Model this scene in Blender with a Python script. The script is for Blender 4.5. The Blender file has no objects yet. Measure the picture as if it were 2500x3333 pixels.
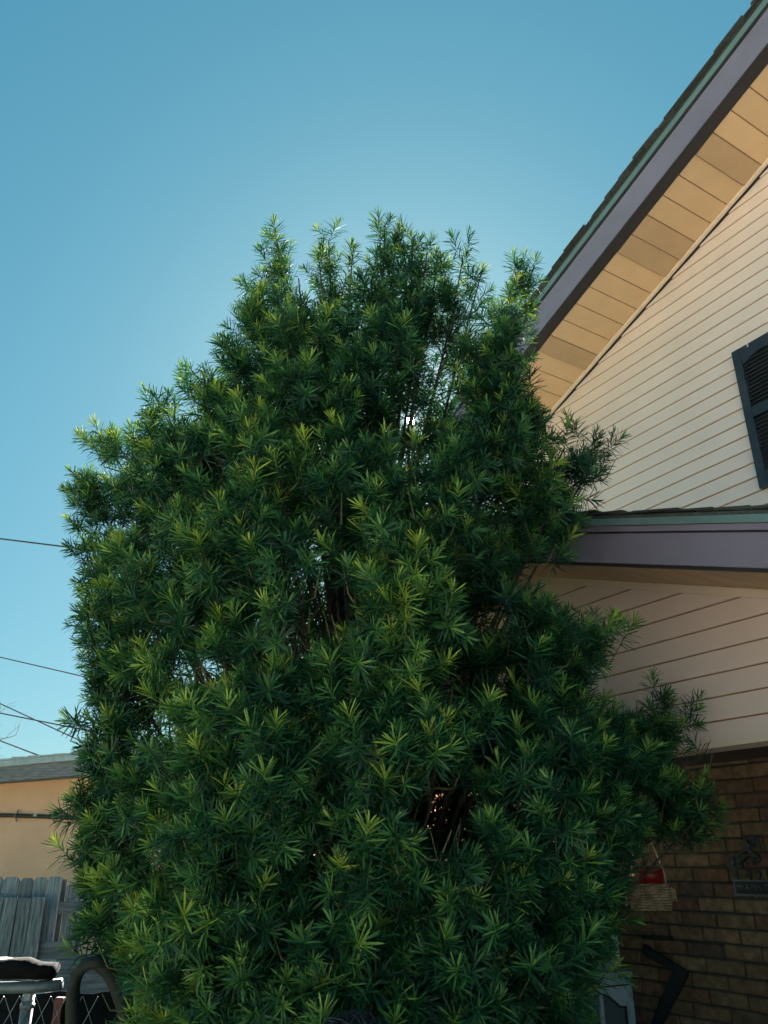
import bpy, bmesh, math, random
import numpy as np
from mathutils import Vector, Matrix

# ------------------------------------------------------------------ camera, sky, sun, exposure
F_PX, PITCH, WALL_YAW, EYE = 2607.7, math.radians(23.70), math.radians(31.87), 1.65
PW, PH = 2500.0, 3333.0
SUN_EL, SUN_AZ = math.radians(30.2), math.radians(2.2)      # azimuth measured from +Y towards +X
SKY_STRENGTH, SUN_STRENGTH, EXPOSURE = 0.10, 5.0, 3.0

sc = bpy.context.scene
col = sc.collection
cam_d = bpy.data.cameras.new('camera')
cam = bpy.data.objects.new('camera', cam_d)
col.objects.link(cam)
cam.location = (0, 0, EYE)
cam.rotation_euler = (math.pi / 2 + PITCH, 0, 0)
cam_d.sensor_fit = 'VERTICAL'
cam_d.sensor_height = 36.0
cam_d.lens = F_PX / PH * 36.0
cam_d.clip_start, cam_d.clip_end = 0.05, 8000
sc.camera = cam

world = bpy.data.worlds.new('World')
sc.world = world
world.use_nodes = True
wn = world.node_tree.nodes
wl = world.node_tree.links
bg = wn['Background']
sky = wn.new('ShaderNodeTexSky')
sky.sky_type = 'NISHITA'
sky.sun_disc = False
sky.sun_elevation = SUN_EL
sky.sun_rotation = SUN_AZ
sky.altitude = 0
sky.air_density = 1.0
sky.dust_density = 0.6
sky.ozone_density = 2.0
# one colour grade for the whole dome: the teal, gently graded sky of the photograph
sep = wn.new('ShaderNodeSeparateColor')
comb = wn.new('ShaderNodeCombineColor')
wl.new(sky.outputs[0], sep.inputs[0])
for ch, (gain, power) in enumerate(((0.689, 0.85), (2.184, 0.55), (2.535, 0.515))):
    pw_ = wn.new('ShaderNodeMath'); pw_.operation = 'POWER'; pw_.inputs[1].default_value = power
    mu_ = wn.new('ShaderNodeMath'); mu_.operation = 'MULTIPLY'; mu_.inputs[1].default_value = gain / 2 ** EXPOSURE
    wl.new(sep.outputs[ch], pw_.inputs[0]); wl.new(pw_.outputs[0], mu_.inputs[0]); wl.new(mu_.outputs[0], comb.inputs[ch])
wl.new(comb.outputs[0], bg.inputs[0])
bg.inputs[1].default_value = SKY_STRENGTH

sun_d = bpy.data.lights.new('sun_lamp', 'SUN')
sun_d.energy = SUN_STRENGTH
sun_d.angle = math.radians(0.53)
sun_d.color = (1.0, 0.91, 0.80)
sun_o = bpy.data.objects.new('sun_lamp', sun_d)
col.objects.link(sun_o)
LAMP_EL, LAMP_AZ = SUN_EL + math.radians(0.9), SUN_AZ - math.radians(0.9)
ldir = Vector((math.sin(LAMP_AZ) * math.cos(LAMP_EL), math.cos(LAMP_AZ) * math.cos(LAMP_EL), math.sin(LAMP_EL)))
sun_o.rotation_euler = ldir.to_track_quat('Z', 'Y').to_euler()
sun_o.location = (0, 30, 20)

sc.view_settings.view_transform = 'Standard'
sc.view_settings.look = 'None'
sc.view_settings.gamma = 1.0
sc.view_settings.use_curve_mapping = False
sc.view_settings.exposure = EXPOSURE

# ------------------------------------------------------------------ photo geometry helpers
C0 = np.array([0, 0, EYE])
FW = np.array([0, math.cos(PITCH), math.sin(PITCH)])
RT = np.array([1.0, 0, 0])
UPV = np.cross(RT, FW)
WU = np.array([math.sin(WALL_YAW), -math.cos(WALL_YAW), 0])     # along the house front, towards the viewer
WN = np.array([-math.cos(WALL_YAW), -math.sin(WALL_YAW), 0])    # out of the house front
def ray(x, y): return (x - PW / 2) / F_PX * RT - (y - PH / 2) / F_PX * UPV + FW
def on_wall(x, y, D):
    d = ray(x, y); return C0 + d * (-D / (d @ WN))
def wall_uz(x, y, D):
    p = on_wall(x, y, D); return float(p @ WU), float(p[2])
def on_uplane(x, y, u):
    d = ray(x, y); return C0 + d * (u / (d @ WU))
def on_y(x, y, Y):
    d = ray(x, y); return C0 + d * (Y / d[1])
def on_z(x, y, z):
    d = ray(x, y); return C0 + d * ((z - EYE) / d[2])
def proj(p):
    q = np.asarray(p, float) - C0
    z = q @ FW
    return PW / 2 + F_PX * (q @ RT) / z, PH / 2 - F_PX * (q @ UPV) / z, z
def W(u, z, D):
    p = u * WU - D * WN
    return (float(p[0]), float(p[1]), float(z))

# ------------------------------------------------------------------ materials
def nodes_of(name):
    m = bpy.data.materials.new(name)
    m.use_nodes = True
    nt = m.node_tree
    return m, nt, nt.nodes['Principled BSDF']
def mat(name, c, rough=0.6, var=0.12, scale=8.0, bump=0.0, bscale=60.0, metal=0.0, stretch=None, rnd=0.0, spec=0.5, c2=None, dirt=None):
    """base colour with noise variation, optional per-object randomness, fine bump and dirt blotches"""
    m, nt, b = nodes_of(name)
    N, L = nt.nodes, nt.links
    tc = N.new('ShaderNodeTexCoord')
    mp = N.new('ShaderNodeMapping')
    L.new(tc.outputs['Object'], mp.inputs[0])
    if stretch: mp.inputs['Scale'].default_value = stretch
    nz = N.new('ShaderNodeTexNoise')
    nz.inputs['Scale'].default_value = scale
    nz.inputs['Detail'].default_value = 6
    nz.inputs['Roughness'].default_value = 0.65
    L.new(mp.outputs[0], nz.inputs['Vector'])
    rp = N.new('ShaderNodeValToRGB')
    lo = tuple(max(0, v * (1 - var)) for v in c) if c2 is None else c2
    hi = tuple(min(1, v * (1 + var)) for v in c) if c2 is None else c
    rp.color_ramp.elements[0].position = 0.33
    rp.color_ramp.elements[1].position = 0.67
    rp.color_ramp.elements[0].color = (*lo, 1)
    rp.color_ramp.elements[1].color = (*hi, 1)
    L.new(nz.outputs['Fac'], rp.inputs[0])
    out = rp.outputs[0]
    if rnd > 0:
        oi = N.new('ShaderNodeObjectInfo')
        hs = N.new('ShaderNodeHueSaturation')
        ma = N.new('ShaderNodeMapRange')
        ma.inputs[3].default_value = 1 - rnd
        ma.inputs[4].default_value = 1 + rnd
        L.new(oi.outputs['Random'], ma.inputs[0])
        L.new(ma.outputs[0], hs.inputs['Value'])
        L.new(out, hs.inputs['Color'])
        out = hs.outputs[0]
    if dirt:
        dn = N.new('ShaderNodeTexNoise')
        dn.inputs['Scale'].default_value = dirt[1]
        dn.inputs['Detail'].default_value = 8
        L.new(tc.outputs['Object'], dn.inputs['Vector'])
        dr = N.new('ShaderNodeMapRange')
        dr.inputs[1].default_value = 0.52
        dr.inputs[2].default_value = 0.75
        dr.inputs[4].default_value = dirt[2]
        L.new(dn.outputs['Fac'], dr.inputs[0])
        mx = N.new('ShaderNodeMix')
        mx.data_type = 'RGBA'
        L.new(dr.outputs[0], mx.inputs[0])
        L.new(out, mx.inputs[6])
        mx.inputs[7].default_value = (*dirt[0], 1)
        out = mx.outputs[2]
    L.new(out, b.inputs['Base Color'])
    b.inputs['Roughness'].default_value = rough
    b.inputs['Metallic'].default_value = metal
    b.inputs['Specular IOR Level'].default_value = spec
    if bump > 0:
        n2 = N.new('ShaderNodeTexNoise')
        n2.inputs['Scale'].default_value = bscale
        n2.inputs['Detail'].default_value = 5
        L.new(mp.outputs[0], n2.inputs['Vector'])
        bp = N.new('ShaderNodeBump')
        bp.inputs['Strength'].default_value = bump
        bp.inputs['Distance'].default_value = 0.01
        L.new(n2.outputs['Fac'], bp.inputs['Height'])
        L.new(bp.outputs[0], b.inputs['Normal'])
    return m

M = {}
M['siding'] = mat('vinyl_siding', (0.80, 0.65, 0.58), 0.5, 0.03, 3, 0.06, 160, rnd=0.02, dirt=((0.50, 0.40, 0.34), 2.3, 0.16))
M['soffit'] = mat('vinyl_soffit', (0.66, 0.44, 0.245), 0.5, 0.04, 5, 0.06, 140, rnd=0.05, dirt=((0.40, 0.30, 0.20), 3.0, 0.18))
M['soffit_dark'] = mat('dark_soffit_panel', (0.50, 0.33, 0.185), 0.55, 0.05, 5, 0.06, 140, dirt=((0.34, 0.24, 0.15), 3.0, 0.25))  # darker tone for the sagged panels
M['joint_shade'] = mat('painted_joint_shade', (0.28, 0.17, 0.10), 0.8, 0.25, 20)  # brown for the painted lap shadow lines, and behind the soffit seams
M['trim'] = mat('vinyl_trim', (0.78, 0.63, 0.50), 0.45, 0.04, 4)
M['fascia'] = mat('fascia_metal', (0.215, 0.19, 0.25), 0.42, 0.10, 2.5, 0.05, 30, dirt=((0.20, 0.18, 0.19), 9, 0.35))
M['fascia_shade'] = mat('fascia_shade_paint', (0.022, 0.018, 0.02), 0.6, 0.15, 5)  # near-black shade painted on rake undersides, fascia strips and frieze joint
M['drip'] = mat('drip_edge_metal', (0.17, 0.27, 0.265), 0.35, 0.12, 6, 0.05, 40, metal=0.2)
M['shingle'] = mat('asphalt_shingle', (0.050, 0.058, 0.054), 0.9, 0.35, 40, 0.5, 220, rnd=0.3)
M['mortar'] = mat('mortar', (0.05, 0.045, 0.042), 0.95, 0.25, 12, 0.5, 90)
M['white'] = mat('painted_wood', (0.55, 0.52, 0.48), 0.55, 0.06, 5)
M['dark_in'] = mat('dark_interior', (0.03, 0.027, 0.025), 0.9, 0.1, 5)
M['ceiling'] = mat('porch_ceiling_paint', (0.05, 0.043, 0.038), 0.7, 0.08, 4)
M['shutter'] = mat('black_shutter', (0.020, 0.026, 0.036), 0.45, 0.25, 7, 0.08, 60, dirt=((0.14, 0.12, 0.12), 14, 0.25))
M['stucco'] = mat('peach_stucco', (0.80, 0.48, 0.33), 0.9, 0.07, 2.2, 0.55, 90, dirt=((0.62, 0.40, 0.28), 1.3, 0.35))
M['greywood'] = mat('weathered_wood', (0.34, 0.40, 0.44), 0.85, 0.5, 9, 0.8, 26, stretch=(9, 9, 0.6), rnd=0.3, c2=(0.075, 0.088, 0.10))
M['greywood_h'] = mat('weathered_wood_level', (0.27, 0.28, 0.31), 0.85, 0.5, 9, 0.6, 26, stretch=(0.7, 0.7, 9), rnd=0.2, c2=(0.11, 0.115, 0.13))
M['roofgrey'] = mat('grey_roof_edge', (0.38, 0.45, 0.50), 0.8, 0.2, 14, 0.4, 120)
M['black'] = mat('black_rubber', (0.012, 0.012, 0.013), 0.5, 0.2, 9)
M['tarp'] = mat('black_tarp', (0.008, 0.009, 0.010), 0.9, 0.3, 14, 0.5, 40, spec=0.08)
M['zinc'] = mat('galvanised_steel', (0.13, 0.17, 0.19), 0.5, 0.25, 18, 0.1, 60, metal=0.3)
M['cloth'] = mat('pale_cloth', (0.62, 0.55, 0.46), 0.9, 0.1, 20, 0.3, 90)
M['bluebox'] = mat('pale_blue_plastic', (0.22, 0.36, 0.40), 0.5, 0.05, 5)
M['rust'] = mat('rusty_red_post', (0.12, 0.04, 0.03), 0.8, 0.3, 15, 0.3, 60)
M['iron'] = mat('cast_iron', (0.007, 0.008, 0.013), 0.42, 0.3, 40, 0.2, 120)
M['pewter'] = mat('plaque_letters', (0.11, 0.13, 0.15), 0.35, 0.2, 40, metal=0.5)
M['bar'] = mat('black_metal_bar', (0.012, 0.012, 0.016), 0.55, 0.2, 20)
M['red'] = mat('red_plastic', (0.26, 0.012, 0.014), 0.4, 0.08, 6)
M['straw'] = mat('woven_straw', (0.58, 0.44, 0.29), 0.85, 0.4, 26, 0.6, 120, c2=(0.24, 0.16, 0.10))
M['rope'] = mat('jute_rope', (0.62, 0.47, 0.30), 0.9, 0.3, 60, 0.5, 200)
M['hutch'] = mat('distressed_blue_paint', (0.36, 0.45, 0.50), 0.6, 0.06, 4, 0.1, 60, dirt=((0.05, 0.05, 0.05), 11, 0.5))
M['hutch_edge'] = mat('worn_dark_edge', (0.02, 0.02, 0.022), 0.7, 0.2, 30)
M['bark'] = mat('bark', (0.06, 0.046, 0.038), 0.9, 0.4, 20, 0.8, 50, stretch=(3, 3, 0.6))
M['twig'] = mat('twig_bark', (0.075, 0.085, 0.035), 0.8, 0.25, 30)
M['wire'] = mat('black_cable', (0.015, 0.017, 0.025), 0.5, 0.1, 5)
M['bare'] = mat('bare_twig', (0.11, 0.10, 0.095), 0.9, 0.2, 9)
M['pole'] = mat('pole_wood', (0.14, 0.11, 0.085), 0.9, 0.3, 8, 0.4, 40, stretch=(5, 5, 0.5))
M['grass'] = mat('dry_lawn', (0.17, 0.17, 0.075), 0.95, 0.3, 3, 0.8, 60, c2=(0.10, 0.115, 0.04))
M['concrete'] = mat('pale_concrete', (0.56, 0.54, 0.50), 0.9, 0.1, 2.5, 0.2, 120, dirt=((0.30, 0.28, 0.25), 1.5, 0.3))
M['hose'] = mat('dark_green_pipe', (0.011, 0.014, 0.011), 0.8, 0.15, 5)
M['hair'] = mat('dark_hair', (0.010, 0.011, 0.018), 0.5, 0.3, 60)

# brick: colour chosen per brick, mottled
def brick_mat():
    m, nt, b = nodes_of('brown_brick')
    N, L = nt.nodes, nt.links
    oi = N.new('ShaderNodeObjectInfo')
    r = N.new('ShaderNodeValToRGB')
    e = r.color_ramp.elements
    cs = [(0.0, (0.105, 0.069, 0.044)), (0.25, (0.16, 0.116, 0.064)), (0.45, (0.13, 0.072, 0.042)), (0.65, (0.20, 0.15, 0.085)), (0.82, (0.15, 0.078, 0.052)), (1.0, (0.078, 0.06, 0.048))]
    e[0].position, e[0].color = cs[0][0], (*cs[0][1], 1)
    e[1].position, e[1].color = cs[-1][0], (*cs[-1][1], 1)
    for p, c in cs[1:-1]:
        q = e.new(p); q.color = (*c, 1)
    L.new(oi.outputs['Random'], r.inputs[0])
    tc = N.new('ShaderNodeTexCoord')
    va = N.new('ShaderNodeVectorMath'); va.operation = 'ADD'
    L.new(tc.outputs['Object'], va.inputs[0]); L.new(oi.outputs['Location'], va.inputs[1])
    n = N.new('ShaderNodeTexNoise'); n.inputs['Scale'].default_value = 22; n.inputs['Detail'].default_value = 7
    L.new(va.outputs[0], n.inputs['Vector'])
    mr = N.new('ShaderNodeMapRange'); mr.inputs[1].default_value = 0.3; mr.inputs[2].default_value = 0.7; mr.inputs[3].default_value = 0.55; mr.inputs[4].default_value = 1.35
    L.new(n.outputs['Fac'], mr.inputs[0])
    hs = N.new('ShaderNodeHueSaturation'); L.new(r.outputs[0], hs.inputs['Color']); L.new(mr.outputs[0], hs.inputs['Value'])
    L.new(hs.outputs[0], b.inputs['Base Color'])
    b.inputs['Roughness'].default_value = 0.88
    n2 = N.new('ShaderNodeTexNoise'); n2.inputs['Scale'].default_value = 130; n2.inputs['Detail'].default_value = 5
    L.new(va.outputs[0], n2.inputs['Vector'])
    bp = N.new('ShaderNodeBump'); bp.inputs['Strength'].default_value = 0.6; bp.inputs['Distance'].default_value = 0.004
    L.new(n2.outputs['Fac'], bp.inputs['Height']); L.new(bp.outputs[0], b.inputs['Normal'])
    return m
M['brick'] = brick_mat()

def glass_mat():
    m, nt, b = nodes_of('dusty_glass')
    b.inputs['Base Color'].default_value = (0.10, 0.125, 0.14, 1)
    b.inputs['Roughness'].default_value = 0.15
    return m
M['glass'] = glass_mat()

def leaf_mat():
    m, nt, b = nodes_of('evergreen_leaf')
    N, L = nt.nodes, nt.links
    at = N.new('ShaderNodeAttribute'); at.attribute_name = 'age_light'  # leaf age plus painted light and shade offsets
    oi = N.new('ShaderNodeObjectInfo')
    r = N.new('ShaderNodeValToRGB')
    e = r.color_ramp.elements
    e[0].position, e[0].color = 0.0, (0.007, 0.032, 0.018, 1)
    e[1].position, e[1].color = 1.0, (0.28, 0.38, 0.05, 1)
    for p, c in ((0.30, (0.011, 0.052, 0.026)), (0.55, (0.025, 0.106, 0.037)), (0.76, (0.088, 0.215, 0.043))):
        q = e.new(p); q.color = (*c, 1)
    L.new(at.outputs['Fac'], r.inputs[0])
    N.remove(b)
    df = N.new('ShaderNodeBsdfDiffuse'); L.new(r.outputs[0], df.inputs['Color'])
    gl = N.new('ShaderNodeBsdfGlossy'); gl.inputs['Roughness'].default_value = 0.5
    b = N.new('ShaderNodeMixShader'); b.inputs[0].default_value = 0.035        # faint waxy sheen
    L.new(df.outputs[0], b.inputs[1]); L.new(gl.outputs[0], b.inputs[2])
    tr = N.new('ShaderNodeBsdfTranslucent')
    hs = N.new('ShaderNodeHueSaturation'); hs.inputs['Hue'].default_value = 0.475; hs.inputs['Value'].default_value = 1.15; hs.inputs['Saturation'].default_value = 1.0
    L.new(r.outputs[0], hs.inputs['Color']); L.new(hs.outputs[0], tr.inputs['Color'])
    mx = N.new('ShaderNodeMixShader'); mx.inputs[0].default_value = 0.17
    L.new(b.outputs[0], mx.inputs[1]); L.new(tr.outputs[0], mx.inputs[2])
    L.new(mx.outputs[0], N['Material Output'].inputs['Surface'])
    return m
M['leaf'] = leaf_mat()

# ------------------------------------------------------------------ object helpers
WORLD_LOC = {}
def tag(o, label=None, cat=None, group=None, kind=None):
    if label: o['label'] = label
    if cat: o['category'] = cat
    if group: o['group'] = group
    if kind: o['kind'] = kind
    return o
def empty(name, loc, label, cat, group=None):
    o = bpy.data.objects.new(name, None)
    o.empty_display_size = 0.2
    o.location = loc
    col.objects.link(o)
    WORLD_LOC[o.name] = Vector(loc)
    return tag(o, label, cat, group)
def link(o, parent=None, world=(0, 0, 0)):
    col.objects.link(o)
    w = Vector(world)
    if parent is not None:
        o.parent = parent
        o.location = w - WORLD_LOC.get(parent.name, Vector())
    else:
        o.location = w
    WORLD_LOC[o.name] = w
    return o
class MB:
    def __init__(s): s.v, s.f = [], []
    def add(s, vs, fs):
        k = len(s.v)
        s.v += [tuple(float(c) for c in p) for p in vs]
        s.f += [tuple(k + i for i in f) for f in fs]
        return s
    def hexa(s, p):      # 8 corners: bottom 4 (ccw), top 4
        return s.add(p, [(3, 2, 1, 0), (4, 5, 6, 7), (0, 1, 5, 4), (1, 2, 6, 5), (2, 3, 7, 6), (3, 0, 4, 7)])
    def box(s, a, b):
        x0, y0, z0 = a; x1, y1, z1 = b
        return s.hexa([(x0, y0, z0), (x1, y0, z0), (x1, y1, z0), (x0, y1, z0), (x0, y0, z1), (x1, y0, z1), (x1, y1, z1), (x0, y1, z1)])
    def wbox(s, u0, u1, z0, z1, D0, D1):   # box aligned to the house
        return s.hexa([W(u0, z0, D0), W(u1, z0, D0), W(u1, z0, D1), W(u0, z0, D1), W(u0, z1, D0), W(u1, z1, D0), W(u1, z1, D1), W(u0, z1, D1)])
    def prism(s, base, off):               # polygon (3d points) extruded by vector
        n = len(base)
        o = np.asarray(off, float)
        vs = [tuple(p) for p in base] + [tuple(np.asarray(p, float) + o) for p in base]
        fs = [tuple(range(n - 1, -1, -1)), tuple(range(n, 2 * n))] + [(i, (i + 1) % n, n + (i + 1) % n, n + i) for i in range(n)]
        return s.add(vs, fs)
    def loft(s, a, b, closed=True):        # two equal polygons joined with caps
        n = len(a)
        fs = [tuple(range(n - 1, -1, -1)), tuple(range(n, 2 * n))] + [(i, (i + 1) % n, n + (i + 1) % n, n + i) for i in range(n)]
        return s.add(list(a) + list(b), fs)
    def tube(s, pts, r, sides=8, cap=True):
        pts = [np.asarray(p, float) for p in pts]
        n = len(pts)
        rs = r if hasattr(r, '__len__') else [r] * n
        ref = np.array([0.31, 0.17, 0.93])
        vs = []
        for i, p in enumerate(pts):
            t = pts[min(i + 1, n - 1)] - pts[max(i - 1, 0)]
            t = t / (np.linalg.norm(t) + 1e-9)
            a = np.cross(t, ref)
            if np.linalg.norm(a) < 0.05: a = np.cross(t, np.array([1.0, 0, 0]))
            a /= np.linalg.norm(a); b = np.cross(t, a)
            for k in range(sides):
                th = 2 * math.pi * k / sides
                vs.append(p + rs[i] * (math.cos(th) * a + math.sin(th) * b))
        fs = []
        for i in range(n - 1):
            for k in range(sides):
                k2 = (k + 1) % sides
                fs.append((i * sides + k, i * sides + k2, (i + 1) * sides + k2, (i + 1) * sides + k))
        if cap:
            fs.append(tuple(range(sides - 1, -1, -1)))
            fs.append(tuple(range((n - 1) * sides, n * sides)))
        return s.add(vs, fs)
    def build(s, name, m, parent=None, smooth=False, bevel=0.0):
        me = bpy.data.meshes.new(name)
        me.from_pydata(s.v, [], s.f)
        bm = bmesh.new(); bm.from_mesh(me)
        bmesh.ops.recalc_face_normals(bm, faces=bm.faces)
        if bevel > 0:
            bmesh.ops.bevel(bm, geom=list(bm.edges), offset=bevel, segments=1, affect='EDGES', clamp_overlap=True)
        bm.to_mesh(me); bm.free()
        if smooth:
            for p in me.polygons: p.use_smooth = True
        me.materials.append(M[m] if isinstance(m, str) else m)
        return link(bpy.data.objects.new(name, me), parent)

# ------------------------------------------------------------------ ground and sun
g = MB().add([(-400, -400, 0), (400, -400, 0), (400, 600, 0), (-400, 600, 0)], [(0, 1, 2, 3)]).build('ground', 'grass')
tag(g, 'dry grass lawn spreading around the house and tree', 'ground', kind='structure')
d = MB()
d.box((-14, -40, -0.2), (9, -0.5, 0.03))  # unseen slab, laid out to bounce sunlight onto the walls
tag(d.build('driveway', 'concrete'), 'unseen pale concrete driveway added in front of the house to bounce sunlight', 'driveway', kind='structure')

sdir = Vector((math.sin(SUN_AZ) * math.cos(SUN_EL), math.cos(SUN_AZ) * math.cos(SUN_EL), math.sin(SUN_EL)))
bm = bmesh.new()
bmesh.ops.create_icosphere(bm, subdivisions=3, radius=4000 * math.tan(math.radians(0.27)))
me = bpy.data.meshes.new('sun'); bm.to_mesh(me); bm.free()
ms = bpy.data.materials.new('sun_surface'); ms.use_nodes = True
ms.node_tree.nodes.remove(ms.node_tree.nodes['Principled BSDF'])
em = ms.node_tree.nodes.new('ShaderNodeEmission')
em.inputs[0].default_value = (1.0, 0.93, 0.80, 1); em.inputs[1].default_value = 40
ms.node_tree.links.new(em.outputs[0], ms.node_tree.nodes['Material Output'].inputs[0])
me.materials.append(ms)
so = link(bpy.data.objects.new('sun', me), None, sdir * 4000)
tag(so, 'low bright sun shining through the tree crown', 'sun', kind='structure')

# ------------------------------------------------------------------ the house
random.seed(5)
DB, DP = 4.46, 3.15              # main front wall, porch gable face
RS, RI = 0.3739, 6.8874          # upper rake (soffit plane): z = RI + RS*u
U_CORNER, U_PEAK, U_RIGHT = -4.709, -0.3, 4.11
DU_IN, DU_OUT = 3.893, 3.797     # inner / outer face of the upper rake board
PS, PI_ = 0.3375, 2.0741         # porch rake: z = PI_ - PS*u  (falls towards the viewer)
U_PPEAK, U_PRIGHT = -3.46, -0.55
DPO_IN, DPO_OUT = 2.625, 2.59
Z_HEAD = 2.116
def rake(u): return RI + RS * (u if u <= U_PEAK else 2 * U_PEAK - u)
def prake(u): return PI_ - PS * (u if u >= U_PPEAK else 2 * U_PPEAK - u)
U_PLEFT = 2 * U_PPEAK - U_PRIGHT

house = empty('house', W(-2.5, 0, DB), 'cream vinyl-sided house with brick porch and gable roof beside the tree', 'house')

def siding(parent, D, z0, z1, us, ue, pitch):
    """lap boards between z0 and z1; us/ue give the left and right end at a height"""
    z = z0
    while z < z1 - 1e-4:
        zt = min(z + pitch, z1)
        za = z
        if ue(zt) - us(zt) < 0.02: break
        jit = random.uniform(-0.0012, 0.0012)
        prof = [(za - 0.003, 0.0), (za - 0.003, 0.0080), (za + 0.0028, 0.0080), (za + 0.0028, 0.0195 + jit), (za + 0.009, 0.0205 + jit), (zt - 0.003, 0.0065 + jit * 0.5), (zt - 0.003, 0.0)]
        a = [W(us(zz), zz, D - o) for zz, o in prof]
        b = [W(ue(zz), zz, D - o) for zz, o in prof]
        o_ = MB().loft(a, b).build('siding_board', 'siding', parent)
        o_.data.materials.append(M['joint_shade'])
        for pl in o_.data.polygons:                       # lap shadow line painted into the groove's colour
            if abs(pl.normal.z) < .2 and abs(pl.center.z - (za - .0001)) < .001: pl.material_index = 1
        z = zt

# upper gable wall
gw = MB()
for uu0, uu1 in ((U_CORNER + 0.02, U_PEAK), (U_PEAK, U_RIGHT)):
    poly = [W(uu0, 2.45, DB + 0.004), W(uu1, 2.45, DB + 0.004), W(uu1, rake(uu1) - 0.02, DB + 0.004), W(uu0, rake(uu0) - 0.02, DB + 0.004)]
    gw.prism(poly, -WN * 0.15)
gwall = gw.build('gable_wall', 'siding', house)
up_us = lambda z: max(U_CORNER + 0.03, (z + 0.016 - RI) / RS)
up_ue = lambda z: min(U_RIGHT - 0.03, 2 * U_PEAK - (z + 0.016 - RI) / RS)
# pitch aligned with the photographed courses
Z_REF = EYE + 4.46 * (2.4302 - 1.65)
PITCH_UP = 4.46 * 0.02271
zs = Z_REF - math.ceil((Z_REF - 2.5) / PITCH_UP) * PITCH_UP
siding(gwall, DB, zs, rake(U_PEAK), up_us, up_ue, PITCH_UP)
cp = MB()
cp.wbox(U_CORNER - 0.03, U_CORNER + 0.05, 2.45, rake(U_CORNER) - 0.03, DB - 0.03, DB + 0.06)
cp.build('corner_post', 'trim', house)

# side and back walls close the volume
sw = MB()
sw.wbox(U_CORNER, U_CORNER + 0.15, 0, rake(U_CORNER) - 0.03, DB + 0.16, DB + 8.0)
sw.wbox(U_RIGHT - 0.15, U_RIGHT, 0, rake(U_RIGHT) - 0.03, DB + 0.16, DB + 8.0)
sw.wbox(U_CORNER + 0.16, U_RIGHT - 0.16, 0, rake(U_CORNER) - 0.03, DB + 7.85, DB + 8.0)
sw.build('side_wall', 'siding', house)

# upper soffit, panel by panel, with the frieze trim against the wall
EAVE = 0.42
U_EL, U_ER = U_CORNER - EAVE, U_RIGHT + EAVE
def rk(u, dz): return rake(u) + dz
sb = MB()
for a, b in ((U_EL, U_PEAK), (U_PEAK, U_ER)):
    sb.hexa([W(a, rk(a, .012), DU_IN), W(b, rk(b, .012), DU_IN), W(b, rk(b, .012), DB), W(a, rk(a, .012), DB),
             W(a, rk(a, .03), DU_IN), W(b, rk(b, .03), DU_IN), W(b, rk(b, .03), DB), W(a, rk(a, .03), DB)])
sof = sb.build('soffit', 'joint_shade', house)  # brown backing darkens the seams between the panels
pw = 0.1490
u = -2.423 - 30 * pw
k = -30
tilts = {}
while u < U_ER:
    a, b = max(u + 0.0045, U_EL), min(u + pw - 0.0045, U_ER)
    if b - a > 0.02 and not (a < U_PEAK < b):
        t = 0.0
        if k in (-4, -3, 1, -10, 9, 10, 16): t = 0.012          # panels that have sagged on one edge
        t += random.uniform(-0.0012, 0.0012)
        za, zb = rk(a, 0.006), rk(b, 0.006)
        q = MB().hexa([W(a, za - t, DU_IN + .003), W(b, zb, DU_IN + .003), W(b, zb, DB - .022), W(a, za - t, DB - .022),
                       W(a, za + .012 - t * .6, DU_IN + .003), W(b, zb + .012, DU_IN + .003), W(b, zb + .012, DB - .022), W(a, za + .012 - t * .6, DB - .022)])
        q.build('soffit_panel', 'soffit_dark' if t > .006 else 'soffit', sof)  # sagged panels take the darker tone
    u += pw; k += 1
for a, b in ((U_EL, U_PEAK), (U_PEAK, U_ER)):
    t = MB()
    t.hexa([W(a, rk(a, -.020), DB - .052), W(b, rk(b, -.020), DB - .052), W(b, rk(b, -.022), DB - .012), W(a, rk(a, -.022), DB - .012),
            W(a, rk(a, .004), DB - .052), W(b, rk(b, .004), DB - .052), W(b, rk(b, .004), DB - .012), W(a, rk(a, .004), DB - .012)])
    t.build('frieze_trim', 'trim', house)
    MB().hexa([W(a, rk(a, -.032), DB - .030), W(b, rk(b, -.032), DB - .030), W(b, rk(b, -.032), DB - .012), W(a, rk(a, -.032), DB - .012),
               W(a, rk(a, -.0225), DB - .030), W(b, rk(b, -.0225), DB - .030), W(b, rk(b, -.0225), DB - .012), W(a, rk(a, -.0225), DB - .012)]).build('frieze_joint', 'fascia_shade', house)  # solid dark strip painted as the shaded gap below the trim

def rake_stack(a, b, fn, Din, Dout, layers, prefix=''):
    for name, m, z0, z1, d0, d1 in layers:
        q = MB().hexa([W(a, fn(a) + z0, Dout - d0), W(b, fn(b) + z0, Dout - d0), W(b, fn(b) + z0, Din - d1), W(a, fn(a) + z0, Din - d1),
                       W(a, fn(a) + z1, Dout - d0), W(b, fn(b) + z1, Dout - d0), W(b, fn(b) + z1, Din - d1), W(a, fn(a) + z1, Din - d1)])
        o = q.build(name, m, house)
up_layers = [('rake_underside', 'fascia_shade', 0.0, 0.012, 0.0, 0.0), ('rake_fascia', 'fascia', 0.013, 0.245, 0.004, 0.0),  # underside lip coloured near black as shade
             ('shadow_strip', 'fascia_shade', 0.246, 0.270, 0.012, 0.0), ('drip_edge', 'drip', 0.271, 0.322, 0.016, 0.0)]  # dark strip paints the shadow line below the drip edge
for a, b in ((U_EL, U_PEAK), (U_PEAK, U_ER)):
    rake_stack(a, b, rake, DU_IN - 0.002, DU_OUT, up_layers)

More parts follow.
